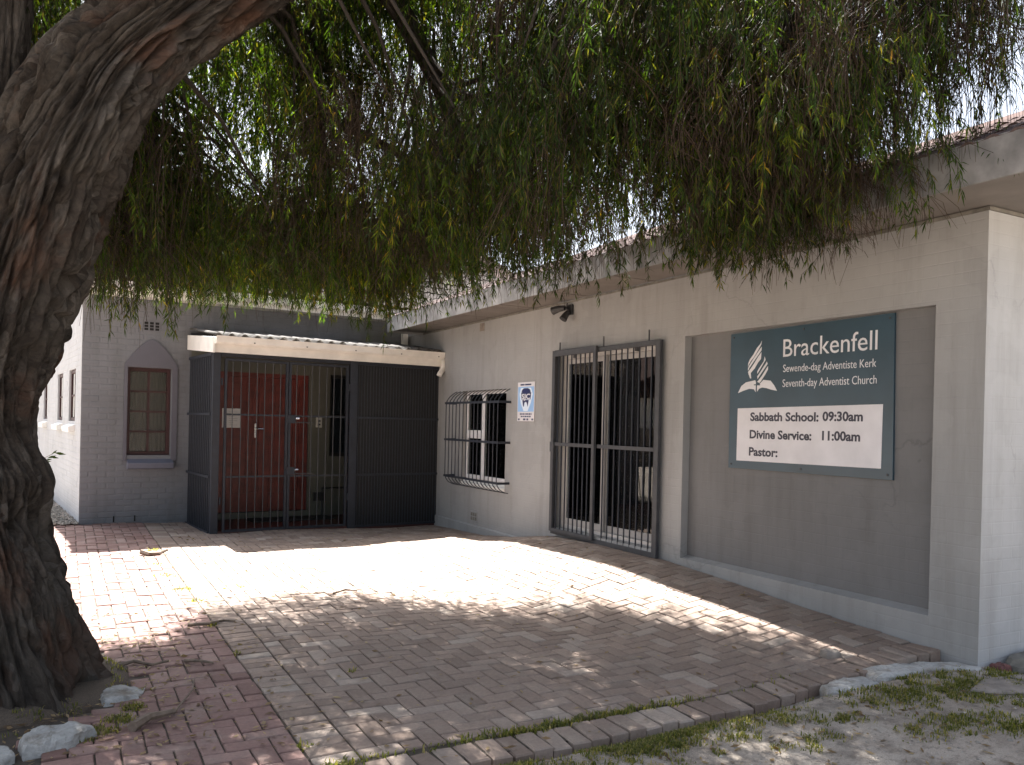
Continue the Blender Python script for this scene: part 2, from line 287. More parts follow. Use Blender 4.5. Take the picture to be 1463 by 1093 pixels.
# ------------------------------------------------------------------ mesh helpers
class MB:
    def __init__(s): s.v = []; s.f = []
    def quad(s, a, b, c, d):
        n = len(s.v); s.v += [a, b, c, d]; s.f.append((n, n + 1, n + 2, n + 3)); return s
    def poly(s, pts):
        n = len(s.v); s.v += list(pts); s.f.append(tuple(range(n, n + len(pts)))); return s
    def box(s, x0, x1, y0, y1, z0, z1):
        n = len(s.v)
        s.v += [(x0, y0, z0), (x1, y0, z0), (x1, y1, z0), (x0, y1, z0), (x0, y0, z1), (x1, y0, z1), (x1, y1, z1), (x0, y1, z1)]
        for q in ((0, 3, 2, 1), (4, 5, 6, 7), (0, 1, 5, 4), (1, 2, 6, 5), (2, 3, 7, 6), (3, 0, 4, 7)): s.f.append(tuple(n + i for i in q))
        return s
    def tube(s, path, r, n=8, cap=True):
        path = [Vector(p) for p in path]; rr = r if hasattr(r, '__len__') else [r] * len(path)
        base = len(s.v); nrm = None
        for i, p in enumerate(path):
            t = (path[min(i + 1, len(path) - 1)] - path[max(i - 1, 0)]).normalized()
            if nrm is None:
                a = Vector((0, 0, 1)) if abs(t.z) < 0.9 else Vector((1, 0, 0)); nrm = t.cross(a).normalized()
            nrm = (nrm - t * nrm.dot(t)).normalized(); b = t.cross(nrm)
            for k in range(n):
                a = 2 * math.pi * k / n; q = p + (nrm * math.cos(a) + b * math.sin(a)) * rr[i]; s.v.append(tuple(q))
        for i in range(len(path) - 1):
            for k in range(n):
                a = base + i * n + k; b_ = base + i * n + (k + 1) % n; s.f.append((a, b_, b_ + n, a + n))
        if cap:
            s.f.append(tuple(base + k for k in range(n))[::-1]); e = base + (len(path) - 1) * n; s.f.append(tuple(e + k for k in range(n)))
        return s
    def prism(s, pts, axis, a0, a1):
        # polygon pts (2D) extruded along axis from a0 to a1
        def mk(p, a): return {'x': (a, p[0], p[1]), 'y': (p[0], a, p[1]), 'z': (p[0], p[1], a)}[axis]
        n = len(s.v); k = len(pts)
        s.v += [mk(p, a0) for p in pts] + [mk(p, a1) for p in pts]
        s.f.append(tuple(range(n, n + k))); s.f.append(tuple(range(n + k, n + 2 * k))[::-1])
        for i in range(k): j = (i + 1) % k; s.f.append((n + i, n + k + i, n + k + j, n + j))
        return s
    def sheet(s, u0, u1, v0, v1, holes, mk, depth=0.0, step=0.5):
        # flat wall with rectangular holes; mk(u, v, d) gives a point at depth d
        us = sorted({u0, u1, *[min(max(h[i], u0), u1) for h in holes for i in (0, 1)], *np.arange(u0, u1, step).round(4).tolist()})
        vs = sorted({v0, v1, *[min(max(h[i], v0), v1) for h in holes for i in (2, 3)], *np.arange(v0, v1, step).round(4).tolist()})
        for a, b in zip(us[:-1], us[1:]):
            for c, d in zip(vs[:-1], vs[1:]):
                mu, mv = (a + b) / 2, (c + d) / 2
                if any(h[0] < mu < h[1] and h[2] < mv < h[3] for h in holes): continue
                s.quad(mk(a, c, 0), mk(b, c, 0), mk(b, d, 0), mk(a, d, 0))
        for h in holes:
            D = h[4] if len(h) > 4 else depth
            a, b, c, d = h[:4]
            s.quad(mk(a, c, 0), mk(a, d, 0), mk(a, d, D), mk(a, c, D)); s.quad(mk(b, d, 0), mk(b, c, 0), mk(b, c, D), mk(b, d, D))
            s.quad(mk(a, d, 0), mk(b, d, 0), mk(b, d, D), mk(a, d, D)); s.quad(mk(b, c, 0), mk(a, c, 0), mk(a, c, D), mk(b, c, D))
        return s
    def build(s, name, mat, parent=None, off=None, bevel=0.0, smooth=False):
        v = s.v
        if off is not None: v = [(a - off[0], b - off[1], c - off[2]) for a, b, c in v]
        me = bpy.data.meshes.new(name); me.from_pydata([tuple(p) for p in v], [], s.f)
        me.materials.append(MAT[mat] if isinstance(mat, str) else mat); me.update()
        import bmesh
        bm = bmesh.new(); bm.from_mesh(me); bmesh.ops.remove_doubles(bm, verts=bm.verts, dist=1e-5) if len(s.v) < 60000 else None
        if len(s.v) < 60000: bmesh.ops.recalc_face_normals(bm, faces=bm.faces)
        bm.to_mesh(me); bm.free()
        o = bpy.data.objects.new(name, me); COL.objects.link(o)
        if parent is not None: o.parent = parent
        if smooth:
            for p in me.polygons: p.use_smooth = True
        if bevel:
            b = o.modifiers.new('bevel', 'BEVEL'); b.width = bevel; b.segments = 2; b.limit_method = 'ANGLE'; b.angle_limit = math.radians(40)
        return o

def tag(o, label=None, cat=None, group=None, kind=None):
    if label: o['label'] = label
    if cat: o['category'] = cat
    if group: o['group'] = group
    if kind: o['kind'] = kind
    return o
def thing(name, label, cat, loc=(0, 0, 0), rz=0.0, group=None):
    o = bpy.data.objects.new(name, None); COL.objects.link(o); o.empty_display_size = 0.2
    o.location = loc; o.rotation_euler = (0, 0, rz); return tag(o, label, cat, group)
def inst(name, me, parent=None, loc=(0, 0, 0), rot=(0, 0, 0), scale=None, mat=None):
    o = bpy.data.objects.new(name, me); COL.objects.link(o)
    if parent is not None: o.parent = parent
    o.location = loc; o.rotation_euler = rot
    if scale is not None: o.scale = scale
    return o
def mesh_np(name, V, F, mat, parent=None, smooth=False):
    me = bpy.data.meshes.new(name); V = np.asarray(V, np.float32); F = np.asarray(F, np.int32)
    k = F.shape[1]; me.vertices.add(len(V)); me.vertices.foreach_set('co', V.ravel())
    me.loops.add(F.size); me.loops.foreach_set('vertex_index', F.ravel())
    me.polygons.add(len(F)); me.polygons.foreach_set('loop_start', np.arange(0, F.size, k, dtype=np.int32))
    me.polygons.foreach_set('use_smooth', np.full(len(F), smooth, dtype=bool))
    me.materials.append(MAT[mat]); me.update(calc_edges=True); me.validate()
    o = bpy.data.objects.new(name, me); COL.objects.link(o)
    if parent is not None: o.parent = parent
    return o
def vnoise(P, seed=0):
    # smooth value noise, P is (N,3)
    P = np.asarray(P, float); i = np.floor(P).astype(np.int64); f = P - i; f = f * f * (3 - 2 * f); out = 0
    def h(a, b, c):
        n = (a * 374761393 + b * 668265263 + c * 2147483647 + seed * 144665) & 0xffffffff
        n = ((n ^ (n >> 13)) * 1274126177) & 0xffffffff
        return ((n ^ (n >> 16)) & 0xffff) / 65535.0
    for dx in (0, 1):
        for dy in (0, 1):
            for dz in (0, 1):
                wt = (f[:, 0] if dx else 1 - f[:, 0]) * (f[:, 1] if dy else 1 - f[:, 1]) * (f[:, 2] if dz else 1 - f[:, 2])
                out = out + wt * h(i[:, 0] + dx, i[:, 1] + dy, i[:, 2] + dz)
    return out

# ------------------------------------------------------------------ ground
X0 = 5.3                                   # plane of the annex wall
A = math.radians(5.5); P0 = (1.64, 13.3)    # church front wall: a point and its turn
def smooth(t): t = np.clip(t, 0, 1); return t * t * (3 - 2 * t)
WY = [0, 3.28, 4.06, 5.1, 6.55, 7.6, 8.57, 8.98, 9.6, 10.4, 12.1, 14]
WZ = [0.0, 0.0, 0.04, 0.10, 0.185, 0.185, 0.155, 0.10, 0.0, -0.08, -0.15, -0.15]
def g(x, y):
    x = np.asarray(x, float); y = np.asarray(y, float)
    base = -0.10 + 0.05 * smooth((y - 9) / 3.5) * smooth((2.2 - x) / 2.0) - 0.04 * smooth((y - 10) / 2.0) * smooth((x - 2.5) / 2.0)
    wz = np.interp(y, WY, WZ)
    d = X0 - x
    s = 1 - smooth(d / 1.9)
    z = base + (wz - base) * s
    z = z + 0.006 * np.sin(x * 2.1 + 1.3) * np.sin(y * 1.7) + 0.004 * np.sin(x * 5.3 + y * 3.1)
    return z
def terrain(x, y):
    x = np.asarray(x, float); y = np.asarray(y, float)
    pz = g(x, np.maximum(y, 3.5))
    front = -0.116 + 0.064 * smooth((x - 2.6) / 2.4) - 0.02 * np.clip(3.4 - y, 0, 4)
    nz = vnoise(np.stack([x.ravel() * 2.3, y.ravel() * 2.3, 0 * x.ravel()], 1), 3).reshape(x.shape) * 0.03
    nz += vnoise(np.stack([x.ravel() * 9, y.ravel() * 9, 0 * x.ravel()], 1), 4).reshape(x.shape) * 0.012
    t = smooth((y - 3.3) / 0.25)
    z = (front + nz) * (1 - t) + (pz - 0.075) * t
    rt_ = np.hypot(x + 0.35, y - 5.6)
    z = z + (0.075 + 0.012 + nz) * (1 - smooth((rt_ - 0.66) / 0.16))
    left = smooth((-1.25 - x) / 0.3)
    z = z + left * (0.06 + nz)
    far = smooth((np.hypot(x, y - 6) - 16) / 20)
    return z * (1 - far) - 0.12 * far
xs = np.concatenate([[-400, -150, -60, -30, -18, -12, -8, -5.5, -4], np.arange(-3, 7.6, 0.07), [8.5, 10, 14, 20, 40, 90, 200, 400]])
ys = np.concatenate([[-400, -150, -60, -25, -12, -6, -3, -1], np.arange(0, 13.4, 0.07), [14, 15, 17, 20, 26, 40, 80, 160, 400]])
XX, YY = np.meshgrid(xs, ys)
ZZ = terrain(XX, YY)
nx, ny = len(xs), len(ys)
idx = np.arange(nx * ny).reshape(ny, nx)
F = np.stack([idx[:-1, :-1].ravel(), idx[:-1, 1:].ravel(), idx[1:, 1:].ravel(), idx[1:, :-1].ravel()], 1)
o = mesh_np('ground', np.stack([XX.ravel(), YY.ravel(), ZZ.ravel()], 1), F, 'sand', smooth=True); tag(o, kind='structure')

# ------------------------------------------------------------------ paving
def brick_mesh(name, lx, ly, h=0.05, b=0.005):
    mb = MB(); x, y = lx / 2, ly / 2
    mb.v = [(-x, -y, -h), (x, -y, -h), (x, y, -h), (-x, y, -h), (-x, -y, -b), (x, -y, -b), (x, y, -b), (-x, y, -b), (-x + b, -y + b, 0), (x - b, -y + b, 0), (x - b, y - b, 0), (-x + b, y - b, 0)]
    mb.f = [(8, 9, 10, 11)] + [(i, (i + 1) % 4, (i + 1) % 4 + 4, i + 4) for i in range(4)] + [(i + 4, (i + 1) % 4 + 4, (i + 1) % 4 + 8, i + 8) for i in range(4)]
    return mb
W_ = 0.1115; JT = 0.0085
cw_, sw_ = math.cos(A), math.sin(A)
def church_uv(x, y): dx, dy = x - P0[0], y - P0[1]; return dx * cw_ + dy * sw_, -dx * sw_ + dy * cw_
def herring(x0, x1, y0, y1, shift=0):
    out = []
    ni, nj = int((x1 - x0) / W_) + 3, int((y1 - y0) / W_) + 3
    for i in range(-2, ni):
        for j in range(-2, nj):
            k = (i - j + shift) % 4
            if k == 0: r = [i, i + 2, j, j + 1]
            elif k == 3: r = [i, i + 1, j, j + 2]
            else: continue
            a, b, c, d = max(x0 + r[0] * W_, x0), min(x0 + r[1] * W_, x1), max(y0 + r[2] * W_, y0), min(y0 + r[3] * W_, y1)
            if b - a < 0.045 or d - c < 0.045: continue
            out.append((a, b, c, d))
    return out
def in_view(x, y, z=-0.1):
    v = Vector((x, y, z - 1.5)); d = v.dot(fw)
    if d < 0.5: return False
    px = 731.5 + 1179 * v.dot(rt) / d; py = 612 - 1179 * v.dot(up) / d
    return -30 < px < 1490 and py < 1130
def paving(root, rects, m_single, m_field, wild=0.0015):
    rects = [r for r in rects if True]
    rects.sort(key=lambda r: (not in_view((r[0] + r[1]) / 2, (r[2] + r[3]) / 2), math.hypot((r[0] + r[1]) / 2, (r[2] + r[3]) / 2)))
    cache = {}; field = MB()
    for n, (a, b, c, d) in enumerate(rects):
        cx, cy = (a + b) / 2, (c + d) / 2; lx, ly = b - a - JT, d - c - JT
        z = float(g(cx, cy)) + random.gauss(0, wild)
        e = 0.06; tx = float(g(cx, cy + e) - g(cx, cy - e)) / (2 * e); ty = -float(g(cx + e, cy) - g(cx - e, cy)) / (2 * e)
        rot = (math.atan(tx) + random.gauss(0, 0.008), math.atan(ty) + random.gauss(0, 0.008), random.gauss(0, 0.008))
        if n < 300:
            key = (round(lx, 3), round(ly, 3))
            if key not in cache:
                o = brick_mesh('brick', lx, ly).build('brick', m_single, root); cache[key] = o.data
            else: o = inst('brick', cache[key], root)
            o.location = (cx, cy, z); o.rotation_euler = rot
        else:
            bm_ = brick_mesh('b', lx, ly); R = Matrix.Translation((cx, cy, z)) @ Matrix.Rotation(rot[2], 4, 'Z') @ Matrix.Rotation(rot[1], 4, 'Y') @ Matrix.Rotation(rot[0], 4, 'X')
            k = len(field.v); field.v += [tuple(R @ Vector(p)) for p in bm_.v]; field.f += [tuple(k + i for i in f) for f in bm_.f]
    if field.v:
        me = bpy.data.meshes.new('brick_field'); me.from_pydata(field.v, [], field.f); me.materials.append(MAT[m_field]); me.update()
        o = bpy.data.objects.new('brick_field', me); COL.objects.link(o); o.parent = root; tag(o, kind='stuff')
def bedding(name, x0, x1, y0, y1, dz=-0.013, keep=None):
    gx = np.linspace(x0, x1, int((x1 - x0) / 0.1) + 2); gy = np.linspace(y0, y1, int((y1 - y0) / 0.1) + 2)
    GX, GY = np.meshgrid(gx, gy); V = np.stack([GX.ravel(), GY.ravel(), (g(GX, GY) + dz).ravel()], 1)
    ii = np.arange(GX.size).reshape(GX.shape); Fq = np.stack([ii[:-1, :-1].ravel(), ii[:-1, 1:].ravel(), ii[1:, 1:].ravel(), ii[1:, :-1].ravel()], 1)
    if keep is not None:
        c = V[Fq].mean(1); Fq = Fq[keep(c[:, 0], c[:, 1])]
    o = mesh_np(name, V, Fq, 'joint'); return tag(o, kind='structure')
def front_ok(r): return church_uv((r[0] + r[1]) / 2, (r[2] + r[3]) / 2)[1] < 0.05
def tree_ok(r): return math.hypot((r[0] + r[1]) / 2 + 0.35, (r[2] + r[3]) / 2 - 5.6) > 0.80
drive = bedding('driveway_paving', 1.04, 5.3, 3.56, 13.6, keep=lambda x, y: church_uv(x, y)[1] < 0.2)
rects = herring(1.275, 5.29, 3.765, 13.4)
rects = [r for r in rects if front_ok(r)]
y = 3.765
while y < 13.2:                                        # header course along the left side of the drive
    rects.append((1.05, 1.272, y, y + W_)); y += W_
paving(drive, rects, 'brick_drive', 'brick_drive_field')
path = bedding('red_path', -1.2, 1.045, 3.0, 13.4, keep=lambda x, y: (church_uv(x, y)[1] < 0.2) & (np.hypot(x + 0.35, y - 5.6) > 0.74))
rects = [r for r in herring(-1.185, 1.045, 3.0, 13.3, 1) if front_ok(r) and tree_ok(r) and not (r[1] < 0.15 and r[2] < 4.75 and r[3] > 3.9 and r[1] < 0.02)]
paving(path, rects, 'brick_path', 'brick_path_field', 0.0035)
# raised edging of headers along the front of the drive
edge = thing('edging', None, None); edge['kind'] = 'structure'
x = 1.20; n = 0; e0 = None
while x < 5.26:
    yc = 3.605 + 0.045 * float(smooth((x - 2.6) / 1.2)) + random.gauss(0, 0.004); z = float(g(x, 3.75)) + (-0.004 if x < 4.0 else 0.0) + random.gauss(0, 0.004)
    if e0 is None: o = brick_mesh('brick', 0.104, 0.22, 0.09, 0.008).build('brick', 'brick_drive', edge); e0 = o.data
    else: o = inst('brick', e0, edge)
    o.location = (x, yc, z); o.rotation_euler = (random.gauss(0.02, 0.03), random.gauss(0, 0.03), random.gauss(0, 0.035)); x += 0.112 + abs(random.gauss(0, 0.004))

# ------------------------------------------------------------------ church
church = thing('church_building', 'grey painted brick church with arched red window and tiled roof behind the porch', 'church', (P0[0], P0[1], 0), A)
UL, UR = -1.44, 3.68
WT = 3.25
holes = [(-0.84, -0.235, 0.925, 2.212, 0.13), (0.45, 1.885, 0.02, 2.222, 0.10), (2.25, 2.95, 0.90, 2.26, 0.10)]
mb = MB(); mb.sheet(UL, UR + 3.0, -0.5, WT, holes, lambda u, z, d: (u, 0.004 + d, z))
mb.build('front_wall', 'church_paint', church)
side_holes = [(0.72, 1.55, 1.40, 2.19, 0.075), (2.45, 3.28, 1.40, 2.19, 0.075), (5.2, 6.0, 1.40, 2.19, 0.075)]
mb = MB(); mb.sheet(0.004, 10.0, -0.5, 3.45, side_holes, lambda v, z, d: (UL + 0.004 + d, v, z))
mb.poly([(UL + 0.004, 0.004, 3.45), (UL + 0.004, 10.0, 3.45), (UL + 0.004, 5.0, 5.6)])
mb.build('side_wall', 'church_side_lit', church)
mb = MB(); mb.sheet(0.035, 3.63, -0.07, 2.5, [(h[0], h[1], max(h[2], -0.05), h[3], 0.012) for h in holes[1:]], lambda u, z, d: (u, -0.008 + d, z)); mb.build('porch_wall_shaded', 'porch_shade_paint', church)  # overlay on the same wall, painted dark for the shade inside the porch
# bricks: every one a little proud of its joints
def wall_brick(l, h):
    mb = MB(); x, z, e = l / 2, h / 2, 0.006
    mb.v = [(-x, 0.003, -z), (x, 0.003, -z), (x, 0.003, z), (-x, 0.003, z), (-x + e, 0.0, -z + e), (x - e, 0.0, -z + e), (x - e, 0.0, z - e), (-x + e, 0.0, z - e)]
    mb.f = [(4, 5, 6, 7)] + [(i, (i + 1) % 4, (i + 1) % 4 + 4, i + 4) for i in range(4)]
    return mb
def clear(a, b, c, d, hs): return not any(a < h[1] and b > h[0] and c < h[3] and d > h[2] for h in hs)
front_hs = [(0.03, 3.64, -0.2, 2.5), (-0.885, -0.155, 0.80, 2.27), (-0.80, -0.24, 2.2, 2.42), (-0.65, -0.40, 2.4, 2.60)] + [h[:4] for h in holes] + [(-0.635, -0.415, 2.76, 2.895)]
bl = []
row = 0; z = -0.14
while z < WT - 0.08:
    u = UL - (0.116 if row % 2 else 0.0)
    while u < UR:
        a, b = max(u, UL + 0.004), min(u + 0.224, UR)
        if b - a > 0.06:
            seg = [(a, b)]
            for h in front_hs:                           # cut bricks at the openings
                ns = []
                for p, q in seg:
                    if z < h[3] and z + 0.075 > h[2] and p < h[1] and q > h[0]:
                        if h[0] - p > 0.05: ns.append((p, h[0]))
                        if q - h[1] > 0.05: ns.append((h[1], q))
                    else: ns.append((p, q))
                seg = ns
            for p, q in seg: bl.append((p, q, z, z + 0.075))
        u += 0.2335
    z += 0.0838; row += 1
bl.sort(key=lambda r: (r[0] + r[1] > 0.1 and r[2] < 2.6, abs(r[0] + 0.5)))
cache = {}; fld = MB()
for n, (a, b, c, d) in enumerate(bl):
    l = round(b - a, 2); loc = ((a + b) / 2, random.gauss(0, 0.0009), (c + d) / 2 + random.gauss(0, 0.001)); rot = (random.gauss(0, 0.006), random.gauss(0, 0.004), random.gauss(0, 0.004))
    if n < 300:
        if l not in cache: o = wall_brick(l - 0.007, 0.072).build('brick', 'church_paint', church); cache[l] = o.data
        else: o = inst('brick', cache[l], church)
        o.location = loc; o.rotation_euler = rot
    else:
        t_ = wall_brick(l - 0.007, 0.072); k = len(fld.v); fld.v += [(p[0] + loc[0], p[1] + loc[1], p[2] + loc[2]) for p in t_.v]; fld.f += [tuple(k + i for i in f) for f in t_.f]
me = bpy.data.meshes.new('brick_field'); me.from_pydata(fld.v, [], fld.f); me.materials.append(MAT['church_paint'])
o = bpy.data.objects.new('brick_field', me); COL.objects.link(o); o.parent = church; tag(o, kind='stuff')
fld = MB(); row = 0; z = -0.14
while z < 3.36:
    v = 0.0 - (0.116 if row % 2 else 0.0)
    while v < 9.7:
        a, b = max(v, 0.006), v + 0.224
        if clear(a, b, z, z + 0.075, [(h[0] - 0.02, h[1] + 0.02, h[2] - 0.1, h[3]) for h in side_holes]):
            t_ = wall_brick(b - a - 0.007, 0.072); k = len(fld.v); j = random.gauss(0, 0.001)
            fld.v += [(UL + p[1] + j, (a + b) / 2 - p[0], z + 0.0375 + p[2]) for p in t_.v]; fld.f += [tuple(k + i for i in f) for f in t_.f]
        v += 0.2335
    z += 0.0838; row += 1
me = bpy.data.meshes.new('side_bricks'); me.from_pydata(fld.v, [], fld.f); me.materials.append(MAT['church_side_lit'])
o = bpy.data.objects.new('side_bricks', me); COL.objects.link(o); o.parent = church; tag(o, kind='stuff')

# pointed plaster surround of the window
def arch(cx, hw, z0, z1, n=9):
    pts = []
    for i in range(n + 1):
        t = i / n; x = -hw + hw * t; zz = z0 + (z1 - z0) * math.sin(t * math.pi / 2 * 0.86) / math.sin(math.pi / 2 * 0.86) * 1.0
        pts.append((cx + x, zz))
    return pts + [(2 * cx - p[0], p[1]) for p in pts[-2::-1]]
mb = MB(); mb.prism([(-0.885, 2.215)] + arch(-0.52, 0.365, 2.26, 2.635) + [(-0.155, 2.215)], 'y', -0.024, 0.003)
mb.box(-0.885, -0.842, -0.024, 0.003, 0.845, 2.2145); mb.box(-0.233, -0.155, -0.024, 0.003, 0.845, 2.2145)
mb.build('arch_surround', 'lilac_plaster', church, bevel=0.004)
mb = MB(); mb.prism([(-0.115, 0.815), (0.13, 0.925), (0.13, 0.70), (-0.10, 0.735)], 'x', -0.835, -0.205); mb.build('sill', 'sill_paint', church, bevel=0.005)

def lace_panel(name, parent, u0, u1, v, z0, z1, mat, waves=14, amp=0.015):
    n = waves * 6; mb = MB()
    for i in range(n):
        a, b = u0 + (u1 - u0) * i / n, u0 + (u1 - u0) * (i + 1) / n
        fa, fb = v + amp * math.sin(2 * math.pi * waves * i / n + 0.7 * math.sin(i * .3)), v + amp * math.sin(2 * math.pi * waves * (i + 1) / n + 0.7 * math.sin((i + 1) * .3))
        mb.quad((a, fa, z0), (b, fb, z0), (b, fb, z1), (a, fa, z1))
    return mb.build(name, mat, parent, smooth=True)
def red_window(u0, u1, z0, z1, v, cols=2, rows=4, mk=None, mats=('red_frame', 'glass_obscure')):
    mk = mk or (lambda a, b, c, d, e, f: (a, b, c, d, e, f))
    fr = MB(); t = 0.05
    fr.box(*mk(u0, u0 + t, v - 0.02, v + 0.03, z0, z1)); fr.box(*mk(u1 - t, u1, v - 0.02, v + 0.03, z0, z1))
    fr.box(*mk(u0 + t, u1 - t, v - 0.02, v + 0.03, z0, z0 + t)); fr.box(*mk(u0 + t, u1 - t, v - 0.02, v + 0.03, z1 - t, z1))
    win = fr.build('window', mats[0], church, bevel=0.004)
    iu0, iu1, iz0, iz1 = u0 + t, u1 - t, z0 + t, z1 - t
    for i in range(1, cols): c = iu0 + (iu1 - iu0) * i / cols; MB().box(*mk(c - 0.014, c + 0.014, v - 0.012, v + 0.02, iz0, iz1)).build('glazing_bar', mats[0], win)
    for j in range(1, rows): c = iz0 + (iz1 - iz0) * j / rows; MB().box(*mk(iu0, iu1, v - 0.015, v + 0.017, c - 0.014, c + 0.014)).build('glazing_bar', mats[0], win)
    for i in range(cols):
        for j in range(rows):
            a = iu0 + (iu1 - iu0) * i / cols; b = iu0 + (iu1 - iu0) * (i + 1) / cols; c = iz0 + (iz1 - iz0) * j / rows; d = iz0 + (iz1 - iz0) * (j + 1) / rows
            MB().box(*mk(a + .006, b - .006, v + 0.004, v + 0.008, c + .006, d - .006)).build('pane', mats[1], win)
    return win
wn = red_window(-0.842, -0.237, 0.927, 2.21, 0.10)
lace_panel('curtain', wn, -0.80, -0.28, 0.16, 0.95, 2.19, 'lace', 9, 0.012)
for a, b, c, d, e in side_holes:
    sw_mk = lambda p, q, r, s_, t_, u_: (UL + r, UL + s_, p, q, t_, u_)
    wn = red_window(a + .003, b - .003, c + .003, d - .003, 0.052, 2, 2, sw_mk)
    lp = MB(); lp.box(UL + 0.100, UL + 0.105, a, b, c, d); lp.build('curtain', 'lace', wn)
    mb = MB(); mb.prism([(UL - 0.09, c - 0.085), (UL + 0.12, c), (UL + 0.12, c - 0.13), (UL - 0.085, c - 0.16)], 'y', a - 0.04, b + 0.04)
    mb.build('sill', 'white_paint', church, bevel=0.004)
# air brick, slots, hook
av = MB(); av.box(-0.636, -0.414, -0.004, 0.003, 2.759, 2.896); av = av.build('air_vent', 'church_paint', church)
for i in range(3):
    for j in range(3): MB().box(-0.630 + i * 0.075, -0.578 + i * 0.075, -0.006, -0.0035, 2.765 + j * 0.044, 2.799 + j * 0.044).build('vent_opening', 'vent_hole', av)
for u in (-1.0, -0.72): MB().box(u, u + 0.018, -0.008, 0.0, -0.04, 0.045).build('weep_slot', 'vent_hole', church)
MB().tube([(UL, 0.5, 3.06), (UL - 0.05, 0.5, 3.05), (UL - 0.07, 0.5, 3.02), (UL - 0.05, 0.5, 2.99), (UL - 0.03, 0.5, 3.0)], 0.008, 6).build('wall_hook', 'iron', church)
# doors
dr = MB(); dr.box(0.452, 0.51, 0.02, 0.09, 0.03, 2.22); dr.box(1.825, 1.883, 0.02, 0.09, 0.03, 2.22); dr.box(0.51, 1.825, 0.02, 0.09, 2.15, 2.22); dr.box(0.452, 1.883, 0.10, 0.12, 0.0, 2.22)
dr.build('door_frame', 'red_wood', church, bevel=0.004)
for du0, du1 in ((0.513, 1.165), (1.170, 1.822)):
    d = MB(); d.box(du0, du1, 0.055, 0.085, 0.03, 2.148); d = d.build('door', 'red_wood', church)
    n = 5; pw = (du1 - du0 - 0.16) / n
    for i in range(n): MB().box(du0 + 0.08 + i * pw + 0.003, du0 + 0.08 + (i + 1) * pw - 0.003, 0.047, 0.0548, 0.34, 2.05).build('plank', 'red_wood', d, bevel=0.002)
    for a, b, c, e in ((du0, du0 + 0.08, 0.03, 2.148), (du1 - 0.08, du1, 0.03, 2.148)): MB().box(a, b, 0.038, 0.0545, c, e).build('stile', 'red_wood', d, bevel=0.003)
    MB().box(du0 + 0.0805, du1 - 0.0805, 0.038, 0.0545, 2.052, 2.148).build('rail', 'red_wood', d, bevel=0.003)
    MB().box(du0 + 0.0805, du1 - 0.0805, 0.032, 0.0545, 0.06, 0.325).build('kick_board', 'red_wood', d, bevel=0.003)
    if du0 < 1:
        h = MB(); h.box(1.02, 1.055, 0.028, 0.037, 1.20, 1.42); h.tube([(1.037, 0.028, 1.34), (1.037, -0.02, 1.34), (1.06, -0.025, 1.34), (1.15, -0.022, 1.335)], 0.011, 8)
        h.build('handle', 'chrome', d, smooth=False)
# dark side window in the porch
wn = red_window(2.253, 2.947, 0.903, 2.257, 0.07, 1, 2, None, ('black', 'glass'))
MB().box(2.29, 2.91, 0.098, 0.10, 0.93, 2.23).build('curtain', 'curtain_dark', wn)
# porch floor, pipe and meter
MB().box(0.03, 3.62, -1.36, 0.003, -0.3, -0.075).build('porch_floor', 'porch_floor', church, bevel=0.01)
MB().tube([(2.13, -0.03, 0.374), (2.95, -0.03, 0.374)], 0.016, 8).build('water_pipe', 'black', church)
MB().tube([(2.135, -0.03, 0.37), (2.135, -0.03, -0.075)], 0.014, 8).build('water_pipe', 'iron_grey', church)
# eaves, gutter and tiled roof
MB().box(UL - 0.25, UR + 2.6, -0.36, 0.003, 3.215, 3.24).build('soffit', 'cream_paint', church)
MB().box(UL - 0.25, UR + 2.6, -0.385, -0.361, 3.205, 3.36).build('fascia', 'cream_paint', church)
gp = [(-0.387, 3.39), (-0.387, 3.295), (-0.40, 3.275), (-0.455, 3.275), (-0.475, 3.30), (-0.482, 3.385), (-0.472, 3.385), (-0.466, 3.305), (-0.45, 3.287), (-0.405, 3.287), (-0.399, 3.30), (-0.399, 3.39)]
MB().prism(gp, 'x', UL - 0.27, UR + 2.6).build('gutter', 'white_paint', church)
def tile_mesh(w, l, amp=0.022, th=0.016, n=10):
    # double roll roof tile lying in the xy plane, eaves end at y = 0
    mb = MB(); prof = []
    for i in range(n + 1):
        t = i / n; prof.append((w * (t - 0.5), amp * (0.5 - 0.5 * math.cos(4 * math.pi * t)) ** 1.5))
    for (x, z) in prof: mb.v += [(x, 0, z), (x, l, z), (x, 0, z - th)]
    for i in range(n):
        a = 3 * i; b = a + 3; mb.f += [(a, b, b + 1, a + 1), (a, a + 2, b + 2, b)]
    return mb
RS = math.radians(27)
t0 = None
for r in range(10):
    for c in range(28):
        u = UL - 0.2 + 0.15 + c * 0.30; y = -0.47 + r * 0.34 * math.cos(RS); z = 3.43 + r * 0.34 * math.sin(RS)
        if t0 is None: o = tile_mesh(0.298, 0.42).build('roof_tile', 'tile_grey', church); t0 = o.data
        else: o = inst('roof_tile', t0, church)
        o.location = (u, y, z + random.gauss(0, 0.003)); o.rotation_euler = (RS - 0.035 + random.gauss(0, 0.006), random.gauss(0, 0.008), random.gauss(0, 0.006))
rf = MB(); zr = 3.40; yr = -0.40; ridge = 5.0
zz = zr + (ridge - yr) * math.tan(RS)
rf.quad((UL - 0.2, yr, zr), (UR + 4.0, yr, zr), (UR + 4.0, ridge, zz), (UL - 0.2, ridge, zz)); rf.quad((UL - 0.2, ridge, zz), (UR + 4.0, ridge, zz), (UR + 4.0, 10.4, zr), (UL - 0.2, 10.4, zr))
rf.build('roof', 'roof_red', church)

